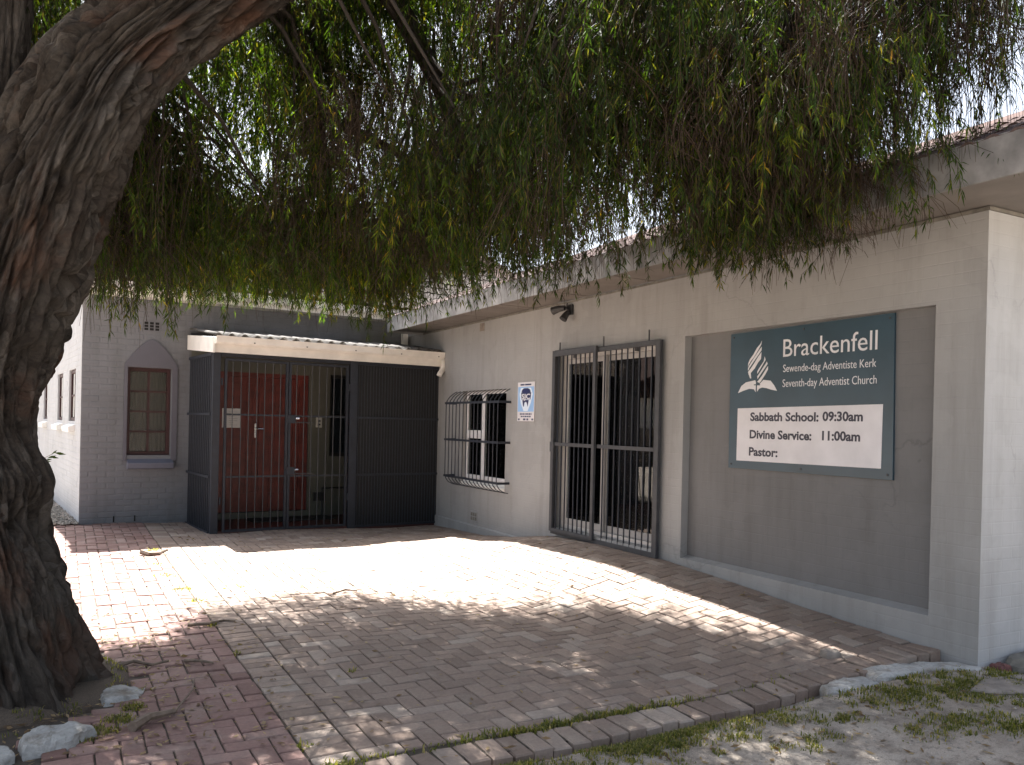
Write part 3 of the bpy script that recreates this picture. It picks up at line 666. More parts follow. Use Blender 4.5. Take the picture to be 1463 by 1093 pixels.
# ------------------------------------------------------------------ porch canopy
canopy = thing('porch_canopy', 'white edged lean-to canopy over the caged church porch', 'canopy', (P0[0], P0[1], 0), A)
MB().box(0.0, 3.63, -1.50, -1.475, 2.395, 2.53).build('fascia_board', 'cream_paint', canopy, bevel=0.003)
MB().prism([(-1.53, 2.385), (-1.53, 2.60), (-0.02, 2.735), (-0.02, 2.515)], 'x', -0.028, -0.002).build('end_board', 'white_paint', canopy, bevel=0.003)
gp = [(-1.502, 2.61), (-1.502, 2.52), (-1.515, 2.505), (-1.565, 2.505), (-1.59, 2.53), (-1.60, 2.605), (-1.612, 2.607), (-1.612, 2.615), (-1.592, 2.615), (-1.582, 2.54), (-1.56, 2.517), (-1.52, 2.517), (-1.512, 2.53), (-1.512, 2.61)]
gt = MB().prism(gp, 'x', 0.002, 3.66).build('gutter', 'cream_paint', canopy)
for u in (0.5, 1.25, 2.0, 2.75, 3.4): MB().box(u, u + 0.02, -1.604, -1.602, 2.535, 2.55).build('gutter_clip', 'iron_grey', gt)
MB().tube([(3.52, -1.56, 2.505), (3.52, -1.56, 2.40), (3.50, -1.57, 2.34), (3.44, -1.60, 2.28), (3.42, -1.60, 2.24)], 0.042, 12).build('downpipe', 'cream_paint', canopy, smooth=True)
def corrugated(u0, u1, v0, v1, z0, z1, amp, pitch_, th=0.008, seed=0):
    n = int((u1 - u0) / pitch_ * 8); mb = MB(); rr = random.Random(seed)
    f = [0.004 * rr.random() for _ in range(n + 1)]
    for i in range(n + 1):
        u = u0 + (u1 - u0) * i / n; h = amp * math.sin(2 * math.pi * (u - u0) / pitch_) + amp + f[i]
        mb.v += [(u, v0 + f[i] * 4, z0 + h), (u, v1, z1 + h), (u, v0 + f[i] * 4, z0 + h - th), (u, v1, z1 + h - th)]
    for i in range(n): a = 4 * i; mb.f += [(a, a + 4, a + 5, a + 1), (a + 2, a + 3, a + 7, a + 6), (a, a + 2, a + 6, a + 4)]
    return mb
for i in range(4):
    sag = random.gauss(0, 0.006)
    corrugated(0.0 + i * 0.90, 0.0 + i * 0.90 + 0.98, -1.545, -0.01, 2.60 + 0.009 * (i % 2) + sag, 2.80 + 0.009 * (i % 2), 0.026, 0.177, seed=i).build('roof_sheet', 'sheet_fibre', canopy, smooth=True)
for v in (-1.42, -0.75, -0.08): MB().box(0.01, 3.60, v, v + 0.05, 2.50 + (v + 1.5) * 0.13, 2.585 + (v + 1.5) * 0.13).build('purlin', 'iron_grey', canopy)

# ------------------------------------------------------------------ security cage round the porch
cage = thing('security_cage', 'dark barred security cage with double gates enclosing the church porch', 'cage', (P0[0], P0[1], 0), A)
VF = -1.38
MB().box(0.01, 0.112, VF - 0.02, VF + 0.04, -0.12, 2.40).build('post', 'iron', cage, bevel=0.003)
MB().box(2.02, 2.14, VF - 0.02, VF + 0.04, -0.13, 2.40).build('post', 'iron', cage, bevel=0.003)
MB().box(3.58, 3.625, VF - 0.02, VF + 0.03, -0.15, 2.40).build('post', 'iron', cage, bevel=0.003)
MB().box(0.12, 3.58, VF, VF + 0.04, 2.35, 2.398).build('top_rail', 'iron', cage)
MB().box(0.0, 0.04, VF + 0.045, -0.01, 2.36, 2.40).build('top_rail', 'iron', cage)
def gate(u0, u1, lock):
    z0, z1 = -0.09, 2.33
    gm = MB(); gm.box(u0, u0 + 0.035, VF, VF + 0.03, z0, z1); gm.box(u1 - 0.035, u1, VF, VF + 0.03, z0, z1)
    gm.box(u0 + 0.035, u1 - 0.035, VF, VF + 0.03, z0, z0 + 0.035); gm.box(u0 + 0.035, u1 - 0.035, VF, VF + 0.03, z1 - 0.035, z1)
    go = gm.build('gate', 'iron', cage, bevel=0.002)
    for z in (0.68, 1.55): MB().box(u0 + 0.035, u1 - 0.035, VF + 0.009, VF + 0.021, z - 0.013, z + 0.013).build('cross_bar', 'iron', go)
    n = int(round((u1 - u0) / 0.116))
    for i in range(1, n):
        u = u0 + (u1 - u0) * i / n; k = random.gauss(0, 0.002)
        MB().tube([(u, VF + 0.006, z0 + 0.03), (u + k, VF + 0.006, 1.1), (u, VF + 0.006, z1 - 0.03)], 0.0062, 6).build('bar', 'iron_grey', go)
    for z in lock:
        MB().box(u0 - 0.02, u0 + 0.10, VF - 0.012, VF - 0.002, z - 0.055, z + 0.055).build('lock_plate', 'iron', go, bevel=0.003)
        MB().tube([(u0 + 0.10, VF - 0.02, z + 0.015), (u0 + 0.15, VF - 0.02, z + 0.015)], 0.016, 8).build('bolt', 'chrome', go)
        MB().box(u0 + 0.10, u0 + 0.38, VF - 0.008, VF + 0.002, z - 0.048, z - 0.034).build('bolt_bar', 'iron_grey', go)
gate(0.175, 1.075, ()); gate(1.085, 2.0, (1.50, 0.755))
for z in (0.35, 2.0): MB().tube([(0.137, VF - 0.005, z - 0.05), (0.137, VF - 0.005, z + 0.05)], 0.014, 8).build('hinge', 'iron', cage); MB().tube([(2.01, VF - 0.012, z - 0.05), (2.01, VF - 0.012, z + 0.05)], 0.014, 8).build('hinge', 'iron', cage)
# solid panel on the right
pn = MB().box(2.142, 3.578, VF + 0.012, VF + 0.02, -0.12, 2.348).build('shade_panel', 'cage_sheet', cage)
for i in range(30): u = 2.165 + i * 0.0484; MB().tube([(u, VF + 0.004, -0.10), (u, VF + 0.004, 2.34)], 0.0075, 6).build('bar', 'iron', pn)
for z in (-0.10, 0.68, 1.55): MB().box(2.143, 3.577, VF - 0.016, VF - 0.005, z - 0.016, z + 0.016).build('cross_bar', 'iron', pn)
# left side
pn = MB().box(0.022, 0.03, VF + 0.05, -0.006, -0.10, 2.358).build('side_panel', 'cage_sheet_blue', cage)
for i in range(13): v = VF + 0.07 + i * 0.102; MB().tube([(0.010, v, -0.10), (0.010, v, 2.355)], 0.010, 6).build('bar', 'iron', pn)
for z in (-0.09, 0.68, 1.55): MB().box(-0.012, -0.001, VF + 0.045, -0.004, z - 0.017, z + 0.017).build('cross_bar', 'iron', pn)

# small things on and in the porch
def cp(u, v, z): return (P0[0] + u * cw_ - v * sw_, P0[1] + u * sw_ + v * cw_, z)
def church_thing(name, label, cat, u, v, z, group=None): return thing(name, label, cat, cp(u, v, z), A, group)
t = church_thing('paper_notice', 'narrow white paper notice half hidden behind the cage post on the red door', 'notice', 0.50, 0.032, 1.5)
MB().box(-0.045, 0.055, -0.0012, 0.0, -0.15, 0.15).build('sheet', 'paper', t)
t = church_thing('paper_notice', 'wider white printed notice taped to the red door beside the narrow one', 'notice', 0.69, 0.030, 1.5)
MB().box(-0.105, 0.105, -0.0012, 0.0, -0.15, 0.15).build('sheet', 'paper', t)
t2 = MB()
for i in range(7): t2.box(-0.075, 0.06 - 0.05 * (i % 3 == 2), -0.0018, -0.0013, 0.095 - i * 0.034, 0.098 - i * 0.034)
t2.build('print_lines', 'ink', t)
t = church_thing('door_buzzer', 'small grey intercom box on the porch wall right of the red door', 'intercom', 2.06, -0.001, 1.46)
MB().box(-0.05, 0.05, -0.035, 0.002, -0.085, 0.085).build('case', 'plastic_grey', t, bevel=0.006)
for j in range(2): MB().box(-0.022, 0.022, -0.039, -0.0355, -0.05 + j * 0.06, -0.02 + j * 0.06).build('button', 'iron_grey', t)
MB().tube([(0, -0.008, -0.086), (0.004, -0.008, -0.7), (0, -0.008, -1.45)], 0.006, 6).build('cable', 'plastic_grey', t)
t = church_thing('meter_box', 'pair of small black boxes low on the porch wall above the water pipe stub', 'meter box', 2.07, -0.001, 0.24)
MB().box(-0.085, -0.012, -0.05, 0.0, -0.07, 0.07).build('box', 'black', t, bevel=0.004); MB().box(0.012, 0.085, -0.05, 0.0, -0.07, 0.07).build('box', 'black', t, bevel=0.004)
t = church_thing('doormat', 'black rubber doormat in front of the red church doors', 'doormat', 1.5, -0.38, -0.075)
MB().box(-0.65, 0.65, -0.22, 0.22, 0.0, 0.022).build('mat', 'rubber', t, bevel=0.005)
t = church_thing('square_downpipe', 'short pale square downpipe above the canopy in the inner corner', 'downpipe', 3.55, -0.10, 2.85)
MB().box(-0.05, 0.05, -0.04, 0.04, -0.02, 0.42).build('pipe', 'cream_paint', t, bevel=0.006); MB().box(-0.06, 0.06, -0.05, 0.05, 0.30, 0.34).build('collar', 'cream_paint', t, bevel=0.004)

# ------------------------------------------------------------------ annex
annex = thing('annex_building', 'beige-grey plastered annex wing with tiled roof, sliding door and recessed sign panel', 'building', (X0, 3.28, 0))
AO = (X0, 3.28, 0)
YA, YB, AT = 3.28, 13.66, 3.0
win = (9.94, 11.33, 0.63, 1.985, 0.11); slide = (6.64, 8.545, 0.265, 2.36, 0.10); rec = (3.64, 6.27, 0.232, 2.395, 0.10)
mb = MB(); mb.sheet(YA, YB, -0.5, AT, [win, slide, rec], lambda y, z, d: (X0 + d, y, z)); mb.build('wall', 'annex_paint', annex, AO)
MB().sheet(X0, 12.5, -0.5, AT, [], lambda x, z, d: (x, YA, z)).build('end_wall', 'end_paint_lit', annex, AO)
MB().prism([(X0 + 0.11, 0.20), (X0 + 0.085, 0.262), (X0 + 0.085, 2.42), (X0 + 0.14, 2.42), (X0 + 0.14, 0.20)], 'y', 3.62, 6.29).build('recessed_panel', 'recess_grey', annex, AO)
MB().prism([(X0 + 0.001, 0.2), (X0 + 0.001, 0.234), (X0 + 0.083, 0.262), (X0 + 0.083, 0.2)], 'y', 3.642, 6.268).build('ledge', 'annex_paint', annex, AO)
MB().prism([(X0 - 0.022, -0.4), (X0 - 0.022, 0.0), (X0 + 0.002, 0.018), (X0 + 0.002, -0.4)], 'y', 9.2, YB).build('plinth', 'annex_paint', annex, AO)
# soffit, fascia, roof
EX, EY = 4.65, 2.62
mb = MB(); mb.box(EX + 0.022, X0 - 0.001, EY + 0.022, 12.95, 3.0, 3.012); mb.box(X0 - 0.0005, 12.5, EY + 0.022, YA - 0.001, 3.0, 3.012); mb.build('soffit', 'soffit', annex, AO)
for y in np.arange(4.3, 12.9, 1.22): MB().box(EX + 0.024, X0 - 0.003, y, y + 0.03, 2.994, 2.9995).build('soffit_batten', 'soffit', annex, AO)
MB().box(X0 - 0.02, X0 - 0.0012, YA - 0.018, 12.95, 2.972, 2.9935).build('cornice_strip', 'stone_dark', annex, AO)
MB().box(X0 - 0.0008, 12.5, YA - 0.018, YA - 0.0012, 2.972, 2.9935).build('cornice_strip', 'stone_dark', annex, AO)
MB().box(EX, EX + 0.02, EY, 12.95, 2.965, 3.215).build('fascia', 'fascia', annex, AO, bevel=0.003)
MB().box(EX + 0.0205, X0 + 0.4, 12.93, 12.952, 2.965, 3.30).build('fascia', 'fascia', annex, AO)
MB().box(EX + 0.0205, 12.5, EY, EY + 0.02, 2.965, 3.215).build('fascia', 'fascia', annex, AO)
RS2 = math.radians(22.3); t0 = None
for r in range(8):
    for c in range(36):
        y = 2.80 + c * 0.292; d = 0.0 + r * 0.34
        if t0 is None: o = tile_mesh(0.292, 0.42).build('roof_tile', 'tile_pink', annex); t0 = o.data
        else: o = inst('roof_tile', t0, annex)
        o.location = (EX + d * math.cos(RS2) - AO[0], y - AO[1], 3.185 + d * math.sin(RS2) + 0.02 + random.gauss(0, 0.003)); o.rotation_euler = (RS2 - 0.035 + random.gauss(0, 0.006), random.gauss(0, 0.008), -math.pi / 2 + random.gauss(0, 0.006))
mb = MB(); h = (10 - EX) * math.tan(RS2)
mb.quad((EX, EY, 3.19), (EX, 12.95, 3.19), (10, 12.95, 3.19 + h), (10, EY, 3.19 + h)); mb.quad((10, EY, 3.19 + h), (10, 12.95, 3.19 + h), (15.3, 12.95, 3.19), (15.3, EY, 3.19)); MB().poly([(EX + .03, EY + .03, 3.19), (10, EY + .03, 3.17 + h), (15.2, EY + .03, 3.19)]).build('gable', 'end_paint_lit', annex, AO)
mb.build('roof', 'roof_red', annex, AO)
# vents
v_ = MB().box(X0 - 0.006, X0 + 0.001, 10.66, 10.80, 2.84, 2.955).build('air_vent', 'stone_grey', annex, AO)
v_ = MB().box(X0 - 0.012, X0 + 0.001, 10.74, 10.97, 0.07, 0.215).build('air_vent', 'annex_paint', annex, AO, bevel=0.003)
for i in range(3):
    for j in range(2): MB().box(X0 - 0.0135, X0 - 0.0121, 10.76 + i * 0.068, 10.815 + i * 0.068, 0.085 + j * 0.062, 0.134 + j * 0.062).build('vent_opening', 'stone_dark', v_, AO)
# rooms behind the glass
mb = MB(); mb.box(X0 + 0.18, X0 + 3.5, 6.3, 12.6, 0.15, 2.8)
rm = mb.build('interior', 'room', annex, AO)
# open the room shell where the window and the door are
import bmesh
bm = bmesh.new(); bm.from_mesh(rm.data)
bmesh.ops.delete(bm, geom=[f for f in bm.faces if abs(f.calc_center_median().x - 0.18) < 0.01], context='FACES'); bm.to_mesh(rm.data); bm.free()
# window with white steel frame
fr = MB(); xw0, xw1 = X0 + 0.06, X0 + 0.095
y0, y1, z0, z1 = 9.945, 11.325, 0.69, 1.98
fr.box(xw0, xw1, y0, y0 + 0.05, z0, z1); fr.box(xw0, xw1, y1 - 0.055, y1, z0, z1); fr.box(xw0, xw1, y0 + 0.05, y1 - 0.055, z0, z0 + 0.05); fr.box(xw0, xw1, y0 + 0.05, y1 - 0.055, z1 - 0.05, z1)
fr.box(xw0, xw1, 10.70, 10.80, z0 + 0.05, z1 - 0.05)
wn = fr.build('window', 'steel_white', annex, AO, bevel=0.003)
MB().box(xw0 - 0.012, xw1, 10.80, y1 - 0.055, 1.28, 1.40).build('transom', 'steel_white', wn, AO, bevel=0.003)
for a, b, c, d in ((10.80, y1 - 0.055, z0 + 0.05, 1.28), (10.80, y1 - 0.055, 1.40, z1 - 0.05), (y0 + 0.05, 10.70, z0 + 0.05, z1 - 0.05)): MB().box(X0 + 0.075, X0 + 0.079, a, b, c, d).build('pane', 'glass', wn, AO)
def hang(name, par, yA, yB, x, zA, zB, mat, waves, amp=0.03, taper=0.0):
    n = waves * 8; mb = MB()
    for i in range(n):
        q = []
        for k in (i, i + 1):
            t = k / n; y = yA + (yB - yA) * t; xx = x + amp * math.sin(2 * math.pi * waves * t + 0.8 * math.sin(k * 0.37)); q.append((xx, y, yB - (yB - y) * (1 - taper)))
        mb.quad((q[0][0], q[0][2], zA), (q[1][0], q[1][2], zA), (q[1][0], q[1][1], zB), (q[0][0], q[0][1], zB))
    return mb.build(name, mat, par, AO, smooth=True)
hang('curtain', wn, 10.30, 10.78, X0 + 0.22, 0.60, 2.1, 'curtain_dark', 5)
hang('lace_curtain', wn, 9.90, 10.28, X0 + 0.20, 0.60, 2.1, 'curtain_white', 5, 0.02)
hang('curtain', wn, 10.85, 11.5, X0 + 0.35, 0.60, 2.1, 'curtain_dark', 4)
MB().prism([(X0 - 0.02, 0.615), (X0 + 0.10, 0.69), (X0 + 0.10, 0.57), (X0 - 0.015, 0.565)], 'y', 9.93, 11.335).build('sill', 'white_paint', annex, AO, bevel=0.004)
# sliding door
fr = MB(); xs0, xs1 = X0 + 0.04, X0 + 0.10; y0, y1, z0, z1 = 6.645, 8.54, 0.268, 2.355
fr.box(xs0, xs1, y0, y0 + 0.05, z0, z1); fr.box(xs0, xs1, y1 - 0.05, y1, z0, z1); fr.box(xs0, xs1, y0 + 0.05, y1 - 0.05, z0, z0 + 0.04); fr.box(xs0, xs1, y0 + 0.05, y1 - 0.05, z1 - 0.05, z1)
sd = fr.build('sliding_door', 'alu', annex, AO, bevel=0.003)
for (a, b, xo) in ((7.66, 8.485, 0.045), (6.70, 7.70, 0.075)):
    lf = MB(); x_a, x_b = X0 + xo, X0 + xo + 0.022
    lf.box(x_a, x_b, a, a + 0.06, z0 + 0.045, z1 - 0.055); lf.box(x_a, x_b, b - 0.06, b, z0 + 0.045, z1 - 0.055); lf.box(x_a, x_b, a + 0.06, b - 0.06, z0 + 0.045, z0 + 0.12); lf.box(x_a, x_b, a + 0.06, b - 0.06, z1 - 0.115, z1 - 0.055)
    lf.build('leaf_frame', 'alu_dull', sd, AO, bevel=0.002)
    sk = 0.013; MB().prism([(x_a + 0.008 + sk, a + 0.061), (x_a + 0.012 + sk, a + 0.061), (x_a + 0.012 - sk, b - 0.061), (x_a + 0.008 - sk, b - 0.061)], 'z', z0 + 0.121, z1 - 0.116).build('pane', 'glass', sd, AO)
hang('curtain', sd, 7.72, 8.52, X0 + 0.26, 0.2, 2.3, 'curtain_dark', 9)
hang('curtain', sd, 7.02, 7.72, X0 + 0.30, 0.2, 2.3, 'curtain_grey', 7)
hang('curtain', sd, 6.66, 6.80, X0 + 0.28, 0.2, 2.3, 'curtain_white', 2)
MB().box(X0 - 0.05, X0 + 0.10, 6.62, 8.56, 0.205, 0.262).build('door_step', 'annex_paint', annex, AO, bevel=0.006)

# gate over the sliding door
sg = thing('security_gate', 'grey barred security gate over the sliding glass door', 'security gate', (X0, 7.6, 0))
SO = (X0, 7.6, 0); gx0, gx1 = X0 - 0.065, X0 - 0.025; gy0, gy1, gz0, gz1 = 6.57, 8.61, 0.185, 2.385
fr = MB(); fr.box(gx0, gx1, gy0, gy0 + 0.07, gz0, gz1); fr.box(gx0, gx1, gy1 - 0.06, gy1, gz0, gz1); fr.box(gx0, gx1, gy0 + 0.07, gy1 - 0.06, gz0, gz0 + 0.05); fr.box(gx0, gx1, gy0 + 0.07, gy1 - 0.06, gz1 - 0.05, gz1)
fr.build('frame', 'iron_grey', sg, SO, bevel=0.003)
fr = MB(); fx0, fx1 = X0 - 0.10, X0 - 0.068
fr.box(fx0, fx1, 7.66, 7.71, 0.22, 2.40); fr.box(fx0, fx1, 8.53, 8.59, 0.22, 2.40); fr.box(fx0, fx1, 7.71, 8.53, 0.22, 0.26); fr.box(fx0, fx1, 7.71, 8.53, 2.33, 2.40)
fr.build('sliding_leaf', 'iron_grey', sg, SO, bevel=0.003)
MB().box(X0 - 0.062, X0 - 0.030, gy0 + 0.07, 7.655, 1.255, 1.295).build('cross_bar', 'iron_grey', sg, SO); MB().box(X0 - 0.098, X0 - 0.070, 7.71, 8.53, 1.255, 1.295).build('cross_bar', 'iron_grey', sg, SO)
for i in range(9): y = 6.72 + i * 0.104; MB().box(X0 - 0.052, X0 - 0.040, y - 0.0055, y + 0.0055, 0.235, 2.335).build('bar', 'iron', sg, SO)
for i in range(8): y = 7.80 + i * 0.094; MB().box(X0 - 0.090, X0 - 0.078, y - 0.0055, y + 0.0055, 0.26, 2.33).build('bar', 'iron', sg, SO)
for y in (6.77, 7.58, 8.50): MB().tube([(X0 - 0.05, y, 2.386), (X0 - 0.05, y, 2.50)], 0.008, 6).build('hanger_pin', 'iron_grey', sg, SO)
MB().box(X0 - 0.115, X0 - 0.101, 8.50, 8.585, 1.18, 1.30).build('lock_box', 'iron_grey', sg, SO, bevel=0.003)
for y in (7.0, 8.2): MB().box(X0 - 0.025, X0 + 0.002, y, y + 0.04, 2.30, 2.34).build('wall_bracket', 'iron_grey', sg, SO)
for y in (7.0, 8.2): MB().box(X0 - 0.025, X0 + 0.002, y, y + 0.04, 0.19, 0.22).build('wall_bracket', 'iron_grey', sg, SO)

# belly shaped grille over the window
gr = thing('window_grille', 'black bellied burglar bars over the white annex window', 'window grille', (X0, 10.6, 0)); GO = (X0, 10.6, 0)
for i in range(15):
    y = 9.84 + i * 0.122
    pth = [(X0 + 0.004, y, 1.98), (X0 - 0.05, y, 1.955), (X0 - 0.12, y, 1.90), (X0 - 0.165, y, 1.84), (X0 - 0.18, y, 1.77), (X0 - 0.18, y, 1.2), (X0 - 0.18, y, 0.72), (X0 - 0.165, y, 0.66), (X0 - 0.12, y, 0.605), (X0 - 0.05, y, 0.57), (X0 + 0.004, y, 0.56)]
    MB().tube(pth, 0.0068, 6).build('bar', 'iron', gr, GO)
for z in (1.80, 1.25, 0.70):
    x_ = X0 - 0.19
    fb = MB(); fb.box(x_, x_ + 0.007, 9.80, 11.58, z - 0.016, z + 0.016); fb.box(x_ + 0.007, X0 + 0.002, 9.80, 9.807, z - 0.016, z + 0.016); fb.box(x_ + 0.007, X0 + 0.002, 11.573, 11.58, z - 0.016, z + 0.016)
    fb.build('flat_bar', 'iron', gr, GO)

# ------------------------------------------------------------------ signs
SX = X0 + 0.062
def sgn_text(txt, par, off, y_left, z_base, width, height, mat, bold=0.0, x=SX):
    cu = bpy.data.curves.new('lettering', 'FONT'); cu.body = txt; cu.size = 1.0; cu.extrude = 0.0006; cu.offset = bold; cu.materials.append(MAT[mat]); cu.resolution_u = 3
    o = bpy.data.objects.new('lettering', cu); COL.objects.link(o); o.parent = par
    bpy.context.view_layer.update()
    bb = [Vector(b) for b in o.bound_box]; w0 = min(b.x for b in bb); w1 = max(b.x for b in bb)
    me = bpy.data.meshes.new_from_object(o.evaluated_get(bpy.context.evaluated_depsgraph_get())); bpy.data.objects.remove(o)
    o = bpy.data.objects.new('lettering', me); COL.objects.link(o); o.parent = par
    # capital height of the built-in font is about 0.72 of its size
    sx, sy = width / (w1 - w0), height / 0.72
    Mx = Matrix(((0, 0, -1, 0), (-sx, 0, 0, 0), (0, sy, 0, 0), (0, 0, 0, 1)))
    o.matrix_local = Matrix.Translation((x - off[0], y_left + w0 * sx - off[1], z_base - off[2])) @ Mx
    return o
sign = thing('church_sign', 'teal church notice board with white flame emblem and service times', 'sign', (X0, 4.85, 1.15)); GS = (X0, 4.85, 1.15)
MB().prism([(5.711, 2.370), (4.013, 2.386), (3.996, 1.150), (5.707, 1.147)][::-1], 'x', X0 + 0.066, X0 + 0.086).build('board', 'teal', sign, GS, bevel=0.002)
MB().prism([(5.599, 1.690), (4.091, 1.712), (4.095, 1.230), (5.602, 1.219)][::-1], 'x', X0 + 0.0625, X0 + 0.0657).build('white_panel', 'sign_white', sign, GS)
LX = X0 + 0.0652
for y_, z_ in ((5.67, 2.335), (4.05, 2.35), (5.67, 1.185), (4.04, 1.187), (4.86, 2.343), (4.86, 1.183)): MB().tube([(X0 + 0.0615, y_, z_), (X0 + 0.066, y_, z_)], 0.009, 8).build('screw', 'iron_grey', sign, GS)
sgn_text('Brackenfell', sign, GS, 5.078, 2.125, 0.925, 0.155, 'letter_white', 0.0, LX)
sgn_text('Sewende-dag Adventiste Kerk', sign, GS, 5.074, 1.995, 0.915, 0.066, 'letter_white', -0.004, LX)
sgn_text('Seventh-day Adventist Church', sign, GS, 5.077, 1.868, 0.925, 0.068, 'letter_white', -0.004, LX)
for s_t, yl, zb, wd in (('Sabbath School:', 5.44, 1.580, 0.755), ('09:30am', 4.645, 1.585, 0.382), ('Divine Service:', 5.443, 1.425, 0.69), ('11:00am', 4.645, 1.430, 0.362), ('Pastor:', 5.447, 1.272, 0.335)):
    sgn_text(s_t, sign, GS, yl, zb, wd, 0.074, 'letter_dark', 0.032, SX)
# emblem, drawn in photo-crop units and set on the board
def em(px_, py_): return (5.604 - (px_ - 200) / 670 * 0.467, 1.833 + (975 - py_) / 880 * 0.45)
def em_poly(pts, name='emblem'):
    q = [em(*p) for p in pts]; return MB().prism(q, 'x', LX - 0.0006, LX + 0.0004).build(name, 'letter_white', sign, GS)
em_poly([(200, 985), (260, 860), (340, 800), (500, 770), (512, 800), (512, 840), (480, 840), (480, 858), (512, 858), (512, 975), (480, 925), (400, 915), (300, 945)])
em_poly([(870, 965), (820, 870), (760, 790), (640, 770), (580, 835), (590, 858), (575, 865), (545, 858), (535, 870), (535, 970), (570, 920), (620, 900), (700, 915), (780, 945)])
em_poly([(600, 95), (590, 160), (530, 270), (470, 370), (420, 430), (378, 500), (368, 540), (372, 470), (400, 400), (460, 320), (520, 210), (575, 150)])
em_poly([(600, 200), (596, 262), (520, 370), (450, 470), (395, 550), (372, 600), (370, 560), (390, 510), (440, 430), (500, 340), (560, 250)])
em_poly([(597, 292), (590, 410), (540, 470), (490, 560), (420, 640), (430, 735), (412, 735), (385, 665), (372, 620), (420, 560), (480, 470), (540, 370)])
em_poly([(652, 370), (670, 430), (640, 480), (600, 550), (560, 620), (535, 660), (532, 620), (560, 570), (600, 510), (640, 450)])
em_poly([(690, 460), (705, 500), (680, 540), (640, 600), (580, 690), (540, 750), (535, 705), (580, 640), (630, 560), (670, 500)])
em_poly([(712, 540), (712, 600), (670, 680), (600, 790), (575, 820), (535, 800), (560, 770), (620, 690), (680, 590)])

al = thing('alarm_sign', 'small blue and white alarm company sign between window and sliding door', 'sign', (X0, 9.37, 1.8)); GA = (X0, 9.37, 1.8)
y_l, y_r = 9.60, 9.155
MB().box(X0 - 0.012, X0 - 0.001, y_r, y_l, 1.545, 2.055).build('plate', 'sign_white', al, GA)
MB().box(X0 - 0.0135, X0 - 0.0122, y_r + 0.012, y_l - 0.012, 1.668, 1.995).build('panel', 'sky_blue', al, GA)
def ap(pts, mat, k): return MB().prism([(y_l - 0.445 * p[0], 1.668 + 0.327 * p[1]) for p in pts], 'x', X0 - 0.0136 - 0.0008 * (k + 1), X0 - 0.0136 - 0.0008 * k).build('shield', mat, al, GA)
ap([(0.20, 0.95), (0.12, 0.70), (0.20, 0.35), (0.38, 0.03), (0.50, 0.0 + .02), (0.62, 0.03), (0.80, 0.35), (0.90, 0.70), (0.80, 0.95)], 'pale_blue', 0)
ap([(0.24, 0.79), (0.28, 0.88), (0.38, 0.94), (0.62, 0.94), (0.74, 0.88), (0.79, 0.79), (0.70, 0.76), (0.33, 0.76)], 'navy', 1)
ap([(0.30, 0.47), (0.35, 0.22), (0.40, 0.20), (0.43, 0.36), (0.50, 0.40), (0.56, 0.36), (0.62, 0.20), (0.68, 0.47)], 'navy', 1)
sgn_text('SJC', al, GA, y_l - 0.445 * 0.26, 1.668 + 0.327 * 0.51, 0.445 * 0.50, 0.068, 'letter_white', 0.02, X0 - 0.0160)
MB().prism([(y_l - 0.445 * a, 1.668 + 0.327 * b) for a, b in ((0.24, 0.49), (0.22, 0.77), (0.82, 0.77), (0.78, 0.49))], 'x', X0 - 0.0150, X0 - 0.0145).build('band', 'navy', al, GA)
ln = MB()
for z, a, b in ((1.638, 0.16, 0.86), (1.606, 0.22, 0.80)):
    y = a
    while y < b: wd = random.uniform(0.05, 0.13); ln.box(X0 - 0.0128, X0 - 0.0121, y_l - 0.445 * min(y + wd, b), y_l - 0.445 * y, z - 0.009, z + 0.009); y += wd + 0.03
for a, b in ((0.05, 0.15), (0.85, 0.95), (0.36, 0.5), (0.56, 0.66)): ln.box(X0 - 0.0128, X0 - 0.0121, y_l - 0.445 * b, y_l - 0.445 * a, 1.556, 1.580)
for a, b in ((0.16, 0.40), (0.44, 0.80)): ln.box(X0 - 0.0128, X0 - 0.0121, y_l - 0.445 * b, y_l - 0.445 * a, 2.012, 2.032)
ln.build('small_print', 'navy', al, GA)

fl = thing('security_light', 'small black twin-head security light under the annex eave', 'security light', (X0, 8.34, 2.88)); GF = (0, 0, 0)
MB().box(-0.03, 0.0, -0.05, 0.05, -0.06, 0.06).build('base', 'black', fl, bevel=0.004)
MB().tube([(-0.03, 0, 0.0), (-0.07, 0.02, 0.02), (-0.09, 0.05, 0.01)], 0.012, 8).build('arm', 'black', fl)
MB().tube([(-0.03, 0, -0.02), (-0.07, -0.02, -0.06)], 0.012, 8).build('arm', 'black', fl)
MB().tube([(-0.08, 0.02, 0.02), (-0.12, 0.10, 0.015), (-0.155, 0.175, -0.005)], [0.03, 0.042, 0.05], 12).build('lamp_head', 'black', fl, smooth=False)
MB().tube([(-0.06, -0.02, -0.03), (-0.10, -0.02, -0.08), (-0.13, -0.02, -0.125)], [0.03, 0.040, 0.048], 12).build('lamp_head', 'black', fl, smooth=False)
MB().tube([(0.0, 0.09, 0.12), (-0.012, 0.09, 0.05), (-0.01, 0.05, 0.0)], 0.005, 6).build('cable', 'black', fl)

